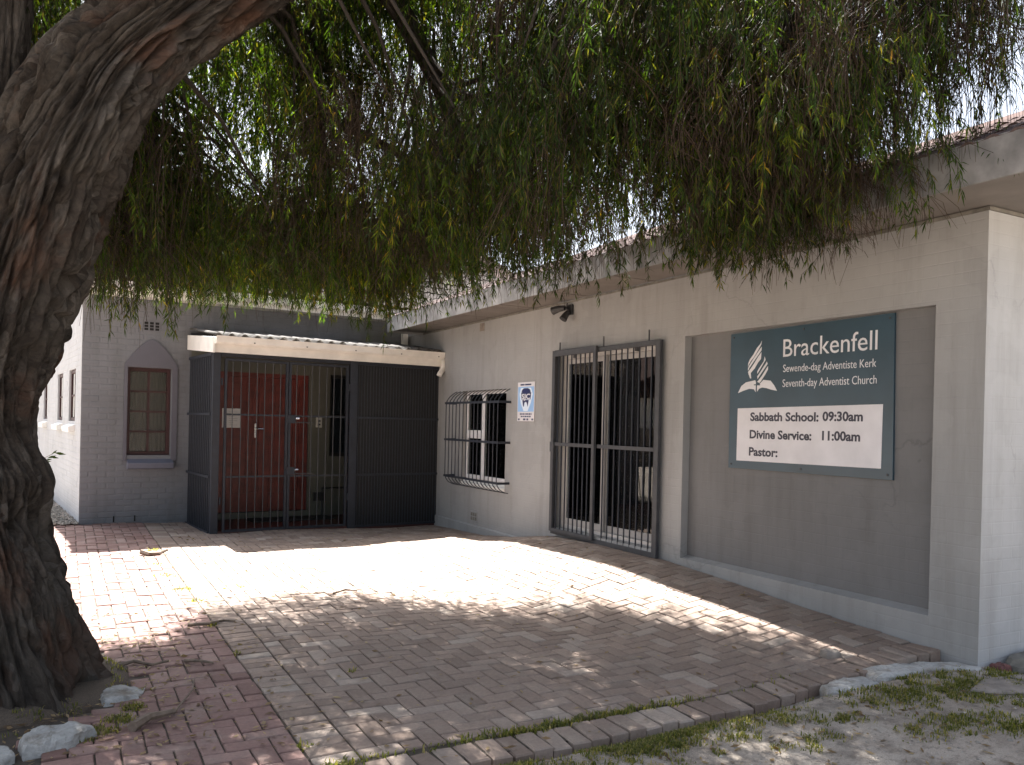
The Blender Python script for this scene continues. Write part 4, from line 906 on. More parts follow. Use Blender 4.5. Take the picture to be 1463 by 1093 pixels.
# ------------------------------------------------------------------ stones, kerb, step, litter
def rock(name, poly, z0, h, mat, parent=None, seed=0, rough=0.012, res=0.03):
    # irregular stone: plan polygon, worn flat top with chips and pits
    n = len(poly); cx = sum(p[0] for p in poly) / n; cy = sum(p[1] for p in poly) / n
    ang = np.linspace(0, 2 * np.pi, 73)[:-1]; rad = []
    for a_ in ang:
        dx, dy = math.cos(a_), math.sin(a_); best = 0.0
        for i in range(n):
            (x1, y1), (x2, y2) = poly[i], poly[(i + 1) % n]; ex, ey = x2 - x1, y2 - y1; den = dx * ey - dy * ex
            if abs(den) < 1e-9: continue
            t = ((x1 - cx) * ey - (y1 - cy) * ex) / den; u = ((x1 - cx) * dy - (y1 - cy) * dx) / den
            if t > 0 and -0.001 <= u <= 1.001: best = max(best, t)
        rad.append(best or 0.05)
    rad = np.array(rad); rs = [1.0, 1.02, 1.0, 0.95, 0.88, 0.78, 0.65, 0.5, 0.35, 0.2, 0.08]; hs_ = [-0.5, 0.25, 0.6, 0.85, 0.96, 1, 1.02, 1.03, 1.03, 1.03, 1.03]
    mb = MB(); k = len(ang)
    for s_, hz_ in zip(rs, hs_):
        x = cx + np.cos(ang) * rad * s_; y = cy + np.sin(ang) * rad * s_
        q = np.stack([x * 16, y * 16, np.full(k, hz_ * 2.0)], 1); d1 = vnoise(q, seed) - 0.5; d2 = vnoise(q * 2.7, seed + 1) - 0.5; d3 = np.floor(vnoise(q * 0.8, seed + 2) * 3) / 3 - 0.4
        d = (d1 * 1.4 + d2 * 0.8) * rough; z = z0 + hz_ * h + d + (d3 * h * 0.28 if hz_ > 0 else 0)
        x = x + np.cos(ang) * d; y = y + np.sin(ang) * d
        mb.v += list(zip(x.tolist(), y.tolist(), z.tolist()))
    for r in range(len(rs) - 1):
        for i in range(k): j = (i + 1) % k; a_ = r * k + i; b_ = r * k + j; mb.f.append((a_, b_, b_ + k, a_ + k))
    mb.f.append(tuple((len(rs) - 1) * k + i for i in range(k)))
    return mb, (cx, cy, z0)
def rock_thing(name, label, cat, poly, z0, h, mat, seed, group=None, rough=0.012):
    mb, c = rock(name, poly, z0, h, mat, None, seed, rough)
    o = mb.build(name, mat, None, c, smooth=False); o.location = c; return tag(o, label, cat, group)
def kerb_piece(poly, z0, h, seed):
    mb, c = rock('kerb', poly, z0, h, 'concrete_white', None, seed, 0.010); o = mb.build('kerb', 'concrete_white', None, c); o.location = c; return tag(o, kind='structure')
kerb_piece([(4.03, 3.40), (4.10, 3.52), (4.30, 3.56), (4.53, 3.50), (4.50, 3.40), (4.20, 3.33)], -0.10, 0.052, 3)
kerb_piece([(4.50, 3.42), (4.56, 3.58), (4.90, 3.56), (5.27, 3.42), (5.33, 3.27), (5.28, 3.20), (4.95, 3.36), (4.62, 3.38)], -0.075, 0.062, 5)
rock_thing('white_rock', 'large white limestone rock at the foot of the tree trunk', 'rock', [(-0.14, 4.40), (0.05, 4.44), (0.17, 4.56), (0.02, 4.70), (-0.10, 4.68), (-0.16, 4.56)], -0.12, 0.085, 'stone_white', 11)
rock_thing('white_rock', 'small white rock in the bottom left corner beside the large one', 'rock', [(-0.42, 4.36), (-0.24, 4.32), (-0.17, 4.40), (-0.20, 4.54), (-0.36, 4.56)], -0.12, 0.06, 'stone_white', 12)
rock_thing('grey_rock', 'pale stone half buried beside the right flare of the trunk', 'rock', [(0.22, 5.05), (0.40, 5.08), (0.44, 5.25), (0.32, 5.36), (0.20, 5.25)], -0.13, 0.05, 'stone_white', 13)
rock_thing('stone_lump', 'small brown stone lying on the paving by the shadow edge', 'stone', [(4.52, 3.83), (4.62, 3.80), (4.66, 3.86), (4.60, 3.92), (4.53, 3.90)], float(g(4.58, 3.86)) - 0.005, 0.05, 'stone_grey', 14, None, 0.006)
rock_thing('stone_step', 'dark weathered stone step against the annex end wall', 'step', [(5.52, 3.02), (6.2, 2.82), (7.2, 2.80), (7.2, 3.27), (5.55, 3.27), (5.47, 3.16)], -0.06, 0.10, 'stone_dark', 15)
rock_thing('brick_fragment', 'broken red brick stub at the annex corner beside the step', 'brick', [(5.37, 3.17), (5.46, 3.15), (5.48, 3.24), (5.39, 3.26)], -0.05, 0.050, 'brick_red_frag', 16, None, 0.004)
rock_thing('concrete_patch', 'flat pale concrete patch in the sand below the step', 'paving', [(4.75, 2.98), (5.1, 2.80), (5.6, 2.72), (6.0, 2.62), (6.1, 2.9), (5.5, 3.02), (5.05, 3.10)], float(terrain(np.array([5.2]), np.array([2.95]))[0]) - 0.005, 0.022, 'stone_grey', 17, None, 0.006)

def stick(label, pts, r, zoff=0.012):
    p = [(x, y, float(g(x, y)) + zoff + dz) for x, y, dz in pts]
    mb = MB().tube(p, [r * (1 - 0.5 * i / (len(p) - 1)) for i in range(len(p))], 6)
    o = mb.build('fallen_stick', 'wood_dead', None, p[0]); o.location = p[0]; return tag(o, label, 'stick', 'sticks fallen on the paving')
stick('curved dark bark strip lying alone in the sunlit paving below the church window', [(0.80, 10.30, 0.02), (0.88, 10.22, 0.0), (0.98, 10.22, 0.0), (1.08, 10.30, 0.025)], 0.03, 0.02)
stick('longest bent twig on the red paving right of the trunk', [(0.30, 5.75, 0), (0.42, 5.80, 0.01), (0.52, 5.70, 0.0), (0.62, 5.72, 0.01)], 0.014)
stick('short twig with a kink near the seam of the two pavings', [(0.72, 5.72, 0), (0.80, 5.62, 0.015), (0.88, 5.60, 0)], 0.013)
stick('thin pale twig lying on the red paving towards the camera', [(0.55, 4.75, 0), (0.68, 5.05, 0.01), (0.72, 5.30, 0)], 0.007)
stick('thick grey bark piece on the red paving beside the trunk base', [(0.33, 4.55, 0.01), (0.42, 4.68, 0.012), (0.55, 4.75, 0.0)], 0.028, 0.015)
stick('dark twig on the seam at the edge of the sunlight', [(0.86, 6.70, 0), (1.0, 6.62, 0.012), (1.12, 6.72, 0.0), (1.2, 6.66, 0.0)], 0.013)
stick('small twig at the far end of the dappled drive', [(2.20, 7.42, 0), (2.34, 7.50, 0.012), (2.44, 7.46, 0.0)], 0.010)

def grass_mesh(name, spots, blade_h=(0.02, 0.06), zf=None, wd=0.006):
    # spots: list of (x, y, radius, count)
    xs_, ys_ = [], []
    for (x, y, r, n) in spots:
        a = RNG.random(n) * 2 * np.pi; d = r * np.sqrt(RNG.random(n)) * (0.6 + 0.4 * RNG.random(n)); xs_.append(x + d * np.cos(a)); ys_.append(y + d * np.sin(a))
    x = np.concatenate(xs_); y = np.concatenate(ys_); n = len(x); z = zf(x, y)
    h = RNG.uniform(*blade_h, n); a = RNG.random(n) * 2 * np.pi; lean = RNG.uniform(0.1, 1.1, n); b = a + np.pi / 2
    ws = wd * RNG.uniform(0.5, 1.2, n)
    base = np.stack([x, y, z - 0.004], 1); L = np.stack([np.cos(b) * ws, np.sin(b) * ws, 0 * x], 1); D = np.stack([np.cos(a), np.sin(a), 0 * x], 1); U = np.array([[0, 0, 1.0]])
    m1 = base + D * (h * lean * 0.35)[:, None] + U * (h * 0.6)[:, None]; tip = base + D * (h * lean)[:, None] + U * (h * np.clip(1.05 - lean * 0.4, .3, 1))[:, None]
    V = np.stack([base - L * 0.6, base + L * 0.6, m1 + L * 0.7, m1 - L * 0.7, tip], 1).reshape(-1, 3)
    k = np.arange(n)[:, None] * 5
    F = np.concatenate([k + np.array([[0, 1, 2]]), k + np.array([[0, 2, 3]]), k + np.array([[3, 2, 4]])], 0)
    o = mesh_np(name, V, F, 'grass'); return tag(o, kind='stuff')
sp = []
for x in np.arange(1.2, 4.1, 0.045):                     # weeds in the joint behind the edging
    d = max(0.0, math.sin(x * 3.1) * 0.5 + 0.55) * (1.6 if x < 2.4 else 0.9)
    sp.append((x, 3.738 + 0.02 * min(1, (x - 1.2) / 2) + random.gauss(0, 0.012), 0.05, int((34 if x < 3.4 else 8) * d) + 2))
for (x, y, r, n) in ((1.12, 3.72, 0.10, 90), (1.06, 4.02, 0.05, 30), (1.65, 5.1, 0.04, 30), (1.05, 7.6, 0.10, 60), (1.0, 8.2, 0.12, 60), (0.95, 8.9, 0.15, 70), (0.95, 10.6, 0.08, 50), (0.9, 9.6, 0.1, 40), (1.5, 8.1, 0.06, 25), (1.02, 6.65, 0.06, 50), (1.06, 5.8, 0.03, 20)): sp.append((x, y, r, n))
grass_mesh('joint_weeds', sp, (0.012, 0.05), lambda x, y: g(x, y) - 0.008)
sp = []
def patch(x, y, r, n):
    for _ in range(int(n / 20)): sp.append((x + random.gauss(0, r), y + random.gauss(0, r * 0.5), random.uniform(0.03, 0.09), random.randint(12, 42)))
for (x, y, r, n) in ((1.9, 3.36, 0.12, 500), (2.5, 3.34, 0.18, 1500), (2.85, 3.36, 0.16, 1500), (3.3, 3.30, 0.18, 900), (4.3, 3.20, 0.2, 800), (4.75, 3.12, 0.22, 1300), (5.0, 2.95, 0.24, 1500), (5.3, 2.7, 0.25, 1200), (4.2, 2.75, 0.15, 600), (4.45, 2.55, 0.15, 600), (3.75, 3.08, 0.08, 250), (3.4, 2.95, 0.1, 250), (5.25, 3.1, 0.08, 200), (1.6, 3.2, 0.25, 500), (2.2, 3.1, 0.3, 500), (5.6, 2.4, 0.3, 800)): patch(x, y, r, n)
sp += [(0.28, 4.78, 0.10, 240), (0.20, 4.62, 0.09, 200), (0.36, 4.95, 0.08, 160), (0.12, 4.52, 0.06, 60), (0.42, 5.25, 0.06, 70)]
for _ in range(60):
    a_ = random.uniform(-1.9, 0.5); r_ = random.uniform(0.66, 0.86); sp.append((-0.35 + r_ * math.cos(a_), 5.6 + r_ * math.sin(a_), 0.05, random.randint(3, 16)))
grass_mesh('grass', sp, (0.012, 0.038), lambda x, y: np.maximum(terrain(x, y), np.where((np.hypot(x + .35, y - 5.6) > .85) & (y > 3.7), g(x, y) - .005, -9)), 0.0045)

# dry leaf litter
def litter(n, xr, yr, name='leaf_litter'):
    x = RNG.uniform(*xr, n); y = RNG.uniform(*yr, n); z = np.where(y > 3.55, g(x, y), terrain(x, y)) + 0.004
    a = RNG.random(n) * 2 * np.pi; l = RNG.uniform(0.02, 0.06, n); wv = l * RNG.uniform(0.1, 0.25, n)
    D = np.stack([np.cos(a), np.sin(a), RNG.normal(0, 0.12, n)], 1); L = np.stack([-np.sin(a), np.cos(a), RNG.normal(0, 0.3, n)], 1); c = np.stack([x, y, z + 0.003], 1)
    V = np.stack([c - D * l[:, None] / 2, c + L * wv[:, None], c + D * l[:, None] / 2, c - L * wv[:, None]], 1).reshape(-1, 3); k = np.arange(n)[:, None] * 4
    F = np.concatenate([k + np.array([[0, 1, 2]]), k + np.array([[0, 2, 3]])], 0)
    o = mesh_np(name, V, F, 'dry_leaf'); return tag(o, kind='stuff')
litter(1400, (-1.0, 5.2), (2.4, 12.0))
litter(700, (-0.6, 1.3), (4.0, 8.0))
litter(900, (-0.9, 0.75), (4.3, 6.6), 'leaf_litter')
litter(700, (1.0, 5.6), (2.2, 3.6), 'leaf_litter')

# gravel along the side of the church
n = 2600; V = []; Fq = []
gu = RNG.uniform(-0.95, -0.02, n); gv = RNG.uniform(0.0, 8.0, n) ** 1.0
mbp = MB()
oct_f = ((0, 2, 4), (2, 1, 4), (1, 3, 4), (3, 0, 4), (2, 0, 5), (1, 2, 5), (3, 1, 5), (0, 3, 5))
for u, v in zip(gu, gv):
    x, y, _ = cp(UL + u, v - 0.25, 0); s = random.uniform(0.012, 0.032); k = len(mbp.v); zc = -0.02 + random.uniform(-.008, .012)
    for q in ((1, 0, 0), (-1, 0, 0), (0, 1, 0), (0, -1, 0), (0, 0, 0.8), (0, 0, -0.8)): mbp.v.append((x + q[0] * s * random.uniform(.6, 1.2), y + q[1] * s * random.uniform(.6, 1.2), zc + q[2] * s * random.uniform(.6, 1.1)))
    mbp.f += [tuple(k + i for i in f) for f in oct_f]
me = bpy.data.meshes.new('gravel'); me.from_pydata(mbp.v, [], mbp.f); me.materials.append(MAT['pebble']); o = bpy.data.objects.new('gravel', me); COL.objects.link(o); tag(o, kind='stuff')
gb = MB().quad(cp(UL - 1.0, -0.3, -0.03), cp(UL, -0.02, -0.03), cp(UL, 8.0, -0.03), cp(UL - 1.0, 8.0, -0.03)).build('gravel_bed', 'stone_grey'); tag(gb, kind='structure')

mbp = MB()
for _ in range(1500):
    x, y = random.uniform(0.6, 6.2), random.uniform(2.1, 3.48); s_r = random.uniform(0.003, 0.010) * (2.0 if random.random() < 0.04 else 1.0); k = len(mbp.v); zc = float(terrain(np.array([x]), np.array([y]))[0])
    for q in ((1, 0, 0), (-1, 0, 0), (0, 1, 0), (0, -1, 0), (0, 0, 0.7), (0, 0, -0.7)): mbp.v.append((x + q[0] * s_r * random.uniform(.6, 1.3), y + q[1] * s_r * random.uniform(.6, 1.3), zc + q[2] * s_r * random.uniform(.6, 1.1)))
    mbp.f += [tuple(k + i for i in f) for f in oct_f]
me = bpy.data.meshes.new('loose_pebbles'); me.from_pydata(mbp.v, [], mbp.f); me.materials.append(MAT['pebble']); o = bpy.data.objects.new('loose_pebbles', me); COL.objects.link(o); tag(o, kind='stuff')

# sprig growing by the church corner
t = thing('leafy_sprig', 'thin leafy sprig sticking out beside the trunk before the pale side wall', 'plant', cp(UL - 0.75, 0.9, 0.0))
MB().tube([(0, 0, -0.05), (0.05, 0.0, 0.35), (0.10, 0, 0.62), (0.30, 0.02, 0.80), (0.52, 0.02, 0.93)], [0.010, 0.009, 0.007, 0.005, 0.003], 6).build('stem', 'wood_dead', t)
for i in range(16):
    f = i / 15; px_, pz_ = 0.07 + 0.43 * f, 0.50 + 0.43 * f; an = random.uniform(-0.5, 0.9); l = random.uniform(0.10, 0.17)
    dx, dz = math.cos(an) * l, math.sin(an) * l
    MB().poly([(px_, 0, pz_), (px_ + dx * 0.5 - dz * 0.13, random.uniform(-.03, .03), pz_ + dz * 0.5 + dx * 0.13), (px_ + dx, 0.01, pz_ + dz), (px_ + dx * 0.5 + dz * 0.13, random.uniform(-.03, .03), pz_ + dz * 0.5 - dx * 0.13)]).build('leaf', 'leaf', t)

# boundary wall and the house across the way (seen in the glass of the sliding door)
bw = thing('boundary_wall', 'grey boundary wall glimpsed far behind the church side', 'wall', (-3.5, 26, -0.1))
MB().box(-9, 3.0, -0.1, 0.1, 0, 1.5).build('wall', 'stone_grey', bw); MB().box(-9.05, 3.05, -0.14, 0.14, 1.5, 1.57).build('coping', 'fascia', bw)
hs = thing('neighbour_house', 'white house with red tiled roof mirrored in the sliding door glass', 'house', (-16, 32, -0.12))
MB().box(-5, 5, -4, 4, 0, 2.9).build('wall', 'white_paint', hs)
MB().prism([(-5.5, 2.9), (5.5, 2.9), (0, 5.2)], 'y', -4.5, 4.5).build('roof', 'roof_red', hs)
for y in (-2.2, 1.2): w_ = MB().box(5.0, 5.04, y, y + 1.4, 0.9, 2.1).build('window', 'black', hs); MB().box(5.041, 5.06, y + 0.67, y + 0.73, 0.9, 2.1).build('frame', 'white_paint', w_)

# ------------------------------------------------------------------ the tree
tree = thing('weeping_tree', 'huge old weeping tree with furrowed trunk arching over the courtyard', 'tree', (-0.35, 5.6, -0.1)); TO = np.array([-0.35, 5.6, -0.1])
def spline(P, n):
    P = np.asarray(P, float); k = len(P); out = []
    for t in np.linspace(0, k - 1 - 1e-6, n):
        i = int(t); f = t - i; p0, p1, p2, p3 = P[max(i - 1, 0)], P[i], P[i + 1], P[min(i + 2, k - 1)]
        out.append(0.5 * ((2 * p1) + (-p0 + p2) * f + (2 * p0 - 5 * p1 + 4 * p2 - p3) * f * f + (-p0 + 3 * p1 - 3 * p2 + p3) * f ** 3))
    return np.array(out)
def bark_tube(name, ctrl, n_len, n_ang, relief=0.03, flare=0.0, bumps=(), parent=tree, seed=0):
    C = spline(ctrl, n_len); P, R = C[:, :3], C[:, 3]
    T = np.gradient(P, axis=0); T /= np.linalg.norm(T, axis=1)[:, None]
    N = np.zeros_like(P); nrm = np.array([1.0, 0, 0]); nrm -= T[0] * nrm.dot(T[0]); nrm /= np.linalg.norm(nrm)
    for i in range(n_len): nrm = nrm - T[i] * nrm.dot(T[i]); nrm /= np.linalg.norm(nrm); N[i] = nrm
    B = np.cross(T, N); s = np.concatenate([[0], np.cumsum(np.linalg.norm(np.diff(P, axis=0), axis=1))])
    th = np.arange(n_ang) / n_ang * 2 * np.pi
    S, TH = np.meshgrid(s, th, indexing='ij'); RR = np.repeat(R[:, None], n_ang, 1)
    cx, sx = np.cos(TH), np.sin(TH)
    q = np.stack([cx.ravel() * 2.2, sx.ravel() * 2.2, S.ravel() * 1.1], 1)
    wx = vnoise(q * 1.6, seed + 1) - 0.5; wz = vnoise(q * 1.6, seed + 2) - 0.5
    big = vnoise(q * np.array([0.8, 0.8, 0.9]), seed + 3) - 0.5
    d = np.zeros(S.size)
    for f, a, wd_, sd in ((3.0, 0.70, 0.26, 5), (6.2, 0.95, 0.28, 6), (11.5, 0.80, 0.34, 7), (22.0, 0.35, 0.5, 8)):
        ca, sa = np.cos(TH.ravel() + S.ravel() * 0.2), np.sin(TH.ravel() + S.ravel() * 0.2)
        p = np.stack([ca * f + wx * 1.25, sa * f + wz * 1.25, S.ravel() * f * 0.20 + wx * 0.9], 1)
        q_ = np.clip(np.abs(2 * vnoise(p, seed + sd) - 1) / wd_, 0, 1); d -= a * (1 - q_ * q_ * (3 - 2 * q_))
    plates = vnoise(np.stack([cx.ravel() * 6 + wx, sx.ravel() * 6, S.ravel() * 2.6], 1), seed + 9)
    fine = vnoise(np.stack([cx.ravel() * 26, sx.ravel() * 26, S.ravel() * 9], 1), seed + 10)
    disp = relief * (d + 0.5) + relief * 0.8 * (plates - 0.5) + relief * 0.5 * (fine - 0.5) + big * relief * 1.6
    Rn = RR.ravel() + disp * np.minimum(1, RR.ravel() / 0.2)
    if flare:
        lob = 0.5 + 0.5 * np.cos(TH.ravel() * 6 + 0.7 + 0.9 * np.sin(TH.ravel() * 2)); Rn = Rn + flare * np.exp(-S.ravel() / 0.27) * (0.2 + lob ** 1.6)
    X = np.repeat(P[:, None, :], n_ang, 1).reshape(-1, 3) + (N[:, None, :] * cx[:, :, None] + B[:, None, :] * sx[:, :, None]).reshape(-1, 3) * Rn[:, None]
    for (c, r, h, dr) in bumps:
        dist = np.linalg.norm((X - np.array(c)) / np.array(r), axis=1); X = X + np.array(dr)[None] * (h * np.exp(-dist ** 2))[:, None]
    i = np.arange(n_len * n_ang).reshape(n_len, n_ang); j = np.roll(i, -1, 1)
    F = np.stack([i[:-1].ravel(), j[:-1].ravel(), j[1:].ravel(), i[1:].ravel()], 1)
    o = mesh_np(name, X - TO, F, 'bark', parent, smooth=True)
    at = o.data.attributes.new('grain', 'FLOAT_VECTOR', 'POINT'); at.data.foreach_set('vector', np.stack([(cx * RR).ravel(), (sx * RR).ravel(), S.ravel()], 1).astype(np.float32).ravel())
    return o
right = np.array([0.88, -0.48, 0.0])
trunk = [(-0.34, 5.60, -0.25, .52), (-0.36, 5.60, 0.05, .50), (-0.40, 5.61, 0.451, .44), (-0.45, 5.64, 0.893, .335), (-0.50, 5.675, 1.35, .31), (-0.48, 5.665, 1.75, .34), (-0.40, 5.63, 2.1, .38),
         (-0.276, 5.56, 2.509, .39), (-0.13, 5.48, 2.90, .355), (0.04, 5.39, 3.24, .325), (0.19, 5.365, 3.509, .295), (0.45, 5.34, 3.806, .265), (0.859, 5.352, 4.213, .235), (1.535, 5.443, 4.814, .20), (2.3, 5.55, 5.35, .16), (3.1, 5.5, 5.6, .12), (3.9, 5.2, 5.5, .07)]
bark_tube('trunk', trunk, 760, 340, 0.066, 0.27, [((-0.16, 5.49, 1.12), (0.22, 0.22, 0.20), 0.13, right)], seed=20)
bark_tube('stem', [(-0.40, 5.66, 2.5, .26), (-0.44, 5.70, 2.95, .20), (-0.40, 5.68, 3.4, .175), (-0.37, 5.68, 3.9, .16), (-0.38, 5.75, 4.6, .15), (-0.3, 6.0, 5.5, .12), (0.0, 6.6, 6.2, .09), (0.5, 7.4, 6.4, .05)], 260, 110, 0.022, seed=40)
limbs = [
 [(0.75, 5.36, 4.1, .13), (1.1, 5.9, 4.5, .11), (1.5, 6.6, 4.6, .09), (1.9, 7.4, 4.35, .07), (2.25, 8.1, 3.9, .05), (2.5, 8.6, 3.45, .025)],
 [(1.4, 5.42, 4.7, .12), (2.1, 6.1, 4.85, .10), (2.8, 6.7, 4.5, .075), (3.3, 7.1, 4.0, .05), (3.7, 7.35, 3.5, .025)],
 [(2.5, 5.55, 5.4, .11), (3.4, 5.4, 5.3, .09), (4.1, 5.0, 4.7, .06), (4.55, 4.6, 4.0, .03)],
 [(1.9, 5.5, 5.05, .10), (2.7, 4.8, 5.1, .08), (3.4, 4.2, 4.65, .055), (3.9, 3.8, 4.0, .028)],
 [(0.4, 5.34, 3.7, .11), (0.42, 6.1, 4.1, .09), (0.5, 6.9, 4.1, .07), (0.62, 7.6, 3.8, .05), (0.75, 8.1, 3.4, .025)],
 [(1.3, 5.4, 4.6, .09), (1.7, 4.7, 5.0, .07), (2.2, 4.1, 4.9, .05), (2.8, 3.6, 4.4, .028)],
 [(-0.38, 5.7, 4.3, .12), (-1.0, 5.4, 5.3, .10), (-2.0, 5.1, 5.7, .07), (-3.0, 5.0, 5.2, .03)],
 [(0.8, 5.36, 4.15, .12), (1.1, 5.9, 5.3, .10), (1.5, 6.5, 6.2, .07), (2.1, 7.2, 6.6, .035)],
 [(2.6, 5.55, 5.5, .09), (3.1, 6.1, 5.8, .07), (3.6, 6.5, 5.5, .05), (4.1, 6.7, 4.9, .028)],
 [(2.0, 7.5, 4.3, .05), (2.8, 7.6, 4.1, .04), (3.5, 7.4, 3.7, .022)],
 [(3.4, 5.4, 5.3, .05), (4.2, 4.5, 5.2, .04), (5.0, 3.9, 4.8, .02)],
 [(3.0, 5.5, 5.55, .08), (3.6, 4.6, 5.9, .06), (4.4, 3.8, 5.6, .04), (5.3, 3.1, 5.0, .02)],
 [(1.5, 6.5, 6.1, .07), (2.6, 7.6, 7.2, .05), (3.6, 8.2, 7.8, .03)],
 [(1.1, 6.0, 5.4, .06), (0.8, 7.6, 6.8, .05), (0.6, 9.0, 7.6, .03)],
 [(2.7, 5.6, 5.5, .08), (3.4, 6.4, 6.6, .06), (4.4, 7.0, 7.2, .03)],
 [(0.9, 5.4, 4.3, .09), (1.8, 5.0, 6.0, .07), (2.6, 4.5, 6.8, .04)],
 [(-0.2, 6.2, 5.7, .07), (-1.4, 6.8, 6.4, .05), (-2.6, 7.0, 6.3, .03)],
 [(-0.2, 5.8, 5.2, .06), (-0.3, 6.6, 5.3, .05), (-0.3, 7.4, 4.9, .025)],
]
LP = []
for k, L in enumerate(limbs):
    bark_tube('limb', L, 70, 20, 0.010, seed=60 + k)
    LP.append(spline(L, 40)[:, :3])
LP.append(spline(trunk, 80)[40:, :3]); LP.append(spline([(-0.38, 5.75, 4.6, 0), (-0.3, 6.0, 5.5, 0), (0.0, 6.6, 6.2, 0), (0.5, 7.4, 6.4, 0)], 30)[:, :3])
LPA = np.concatenate(LP)

# crown: clusters of hanging sprays fed by twigs from the limbs
LIMX = np.array([-4, 0.2, 0.8, 1.2, 2.0, 3.1, 3.7, 4.2, 4.7, 5.6]); LIMY = np.array([5.9, 5.9, 6.7, 7.5, 7.35, 6.8, 5.8, 4.8, 3.7, 2.8])
COT = 0.589
def ylim(x, z): return np.interp(x, LIMX, LIMY) + COT * (z + 0.1)
def zfloor(x, y):
    n = vnoise(np.array([[x * 1.1, y * 1.1, 0.5]]), 77)[0]
    n2 = vnoise(np.array([[x * 2.3, y * 2.3, 3.5]]), 78)[0]
    z = 2.56 + 0.6 * (n - 0.3) + 0.35 * (n2 - 0.4)
    if y > 7.3: z = 2.60 + 0.5 * (n - 0.35) + 0.5 * (n2 - 0.4)
    if x > 2.5 and y > 5.2: z = z + 0.32 * min(1.0, (x - 2.5) / 0.5)
    if x > 4.3: z = max(z, 2.62 + 0.25 * n)
    if x > 4.6: z = max(z, 3.30 + (x - 4.6) * 0.55)
    if x < 0.4 and y < 7.0: z = max(z, 3.4 if x > -0.2 else 3.0)
    if y < 4.2: z = max(z, 2.7 + (4.2 - y) * 0.35)
    return z
rr = random.Random(21)
clusters = []
def try_add(x, y, z, kind, reach):
    if y > ylim(x, z) - 0.15: return False
    zf = zfloor(x, y)
    if kind == 'high': zf = max(zf, z - 1.2)
    if z < zf + 0.35: return False
    if x < 1.5 and y < 5.75 and z < 5.0 - max(0, x - 0.6) * 0.8: return False     # open space in front of the trunk
    if y < 4.3 and x < 2.6: return False
    dist = np.sqrt(((LPA - np.array([x, y, z])) ** 2).sum(1)); i = int(dist.argmin())
    if dist[i] > reach: return False
    clusters.append((x, y, z, zf, i, kind)); return True
n_ = 0; tries = 0
while n_ < 330 and tries < 300000:                        # dense dome above the view, shaped to shade the ground
    tries += 1
    x = rr.uniform(-3.4, 5.4); y = rr.uniform(3.4, 11.2); z = rr.uniform(5.2, 8.4)
    if z - 2.6 < 0.36 * math.hypot(x, y): continue
    n_ += try_add(x, y, z, 'high', 2.3)
n_ = 0; tries = 0
while n_ < 470 and tries < 120000:                         # hanging skirts with gaps between the clumps
    tries += 1
    x = rr.uniform(-3.2, 5.0); y = rr.uniform(3.0, 10.2); z = rr.uniform(2.9, 5.8)
    den = vnoise(np.array([[x * 0.8 + 5, y * 0.55, z * 0.9]]), 91)[0]
    if den < 0.50 and rr.random() < 0.93: continue
    n_ += try_add(x, y, z, 'low', 1.6)
n_ = 0; tries = 0
while n_ < 90 and tries < 60000:                         # sunlit outer hem towards the church
    tries += 1
    x = rr.uniform(-0.4, 3.0); y = rr.uniform(6.9, 9.0); z = zfloor(x, y) + rr.uniform(0.38, 0.9)
    n_ += try_add(x, y, z, 'low', 2.2)
n_ = 0; tries = 0
while n_ < 26 and tries < 30000:
    tries += 1
    n_ += try_add(rr.uniform(1.1, 2.5), rr.uniform(7.0, 8.9), rr.uniform(4.1, 5.7), 'low', 2.4)
n_ = 0; tries = 0
while n_ < 40 and tries < 30000:                          # low skirt before the annex eave
    tries += 1
    n_ += try_add(rr.uniform(3.5, 4.6), rr.uniform(3.1, 4.8), rr.uniform(3.1, 4.5), 'low', 2.0)
n_ = 0
while n_ < 34:                                            # thin sprays over the annex corner
    x = rr.uniform(4.3, 5.8); y = rr.uniform(2.4, 4.8); z = rr.uniform(3.9, 5.4)
    n_ += try_add(x, y, z, 'wisp', 2.6)
for q in ((0.30, 6.7, 3.0), (0.42, 6.9, 3.05), (0.2, 6.5, 3.1), (0.36, 6.6, 2.85)): clusters.append((*q, 2.25, int(np.sqrt(((LPA - np.array(q)) ** 2).sum(1)).argmin()), 'low'))
tw = MB(); strands = []
for (x, y, z, zf, i, kind) in clusters:
    a = LPA[i]; mid = (a + np.array([x, y, z])) / 2 + np.array([rr.gauss(0, .08), rr.gauss(0, .08), 0.12])
    tw.tube([tuple(a - TO), tuple(mid - TO), (x - TO[0], y - TO[1], z - TO[2])], [0.024, 0.014, 0.006], 6, cap=False)
    dead = rr.random() < (0.70 if kind == 'wisp' else 0.45 if x > 3.1 else 0.20)
    tint = min(1.0, max(0.0, rr.gauss(0.5, 0.27)))
    ns = rr.randint(7, 12) if kind == 'wisp' else rr.randint(10, 14) if kind == 'high' else rr.randint(20, 28)
    for _ in range(ns):
        spray = rr.random() < (0.25 if kind == 'wisp' else 0.58)
        sg = 0.15 if spray else 0.20
        sx, sy, sz = x + rr.gauss(0, sg), y + rr.gauss(0, sg), z + rr.uniform(-0.15, 0.2)
        if spray:                                       # short arching side twigs, some of them further down a hanging one
            sz -= abs(rr.gauss(0, 0.28)); ln_ = min(sz - zf + rr.gauss(0, 0.08), rr.uniform(0.22, 0.55)); o_ = rr.uniform(0.25, 0.55)
        else:
            ln_ = min(sz - zf + rr.gauss(0, 0.12), rr.uniform(0.4, 1.15)); o_ = rr.uniform(0.08, 0.32)
        if ln_ < 0.12: continue
        if sy > ylim(sx, sz) - 0.05: continue
        strands.append((sx, sy, sz, ln_, dead, o_, kind == 'high', tint))
tw.build('twigs', 'twig_dark', tree); 
S = np.array([s[:4] for s in strands]); dead = np.array([s[4] for s in strands]); O3 = np.array([s[5:8] for s in strands])
ns = len(S); NP = 8
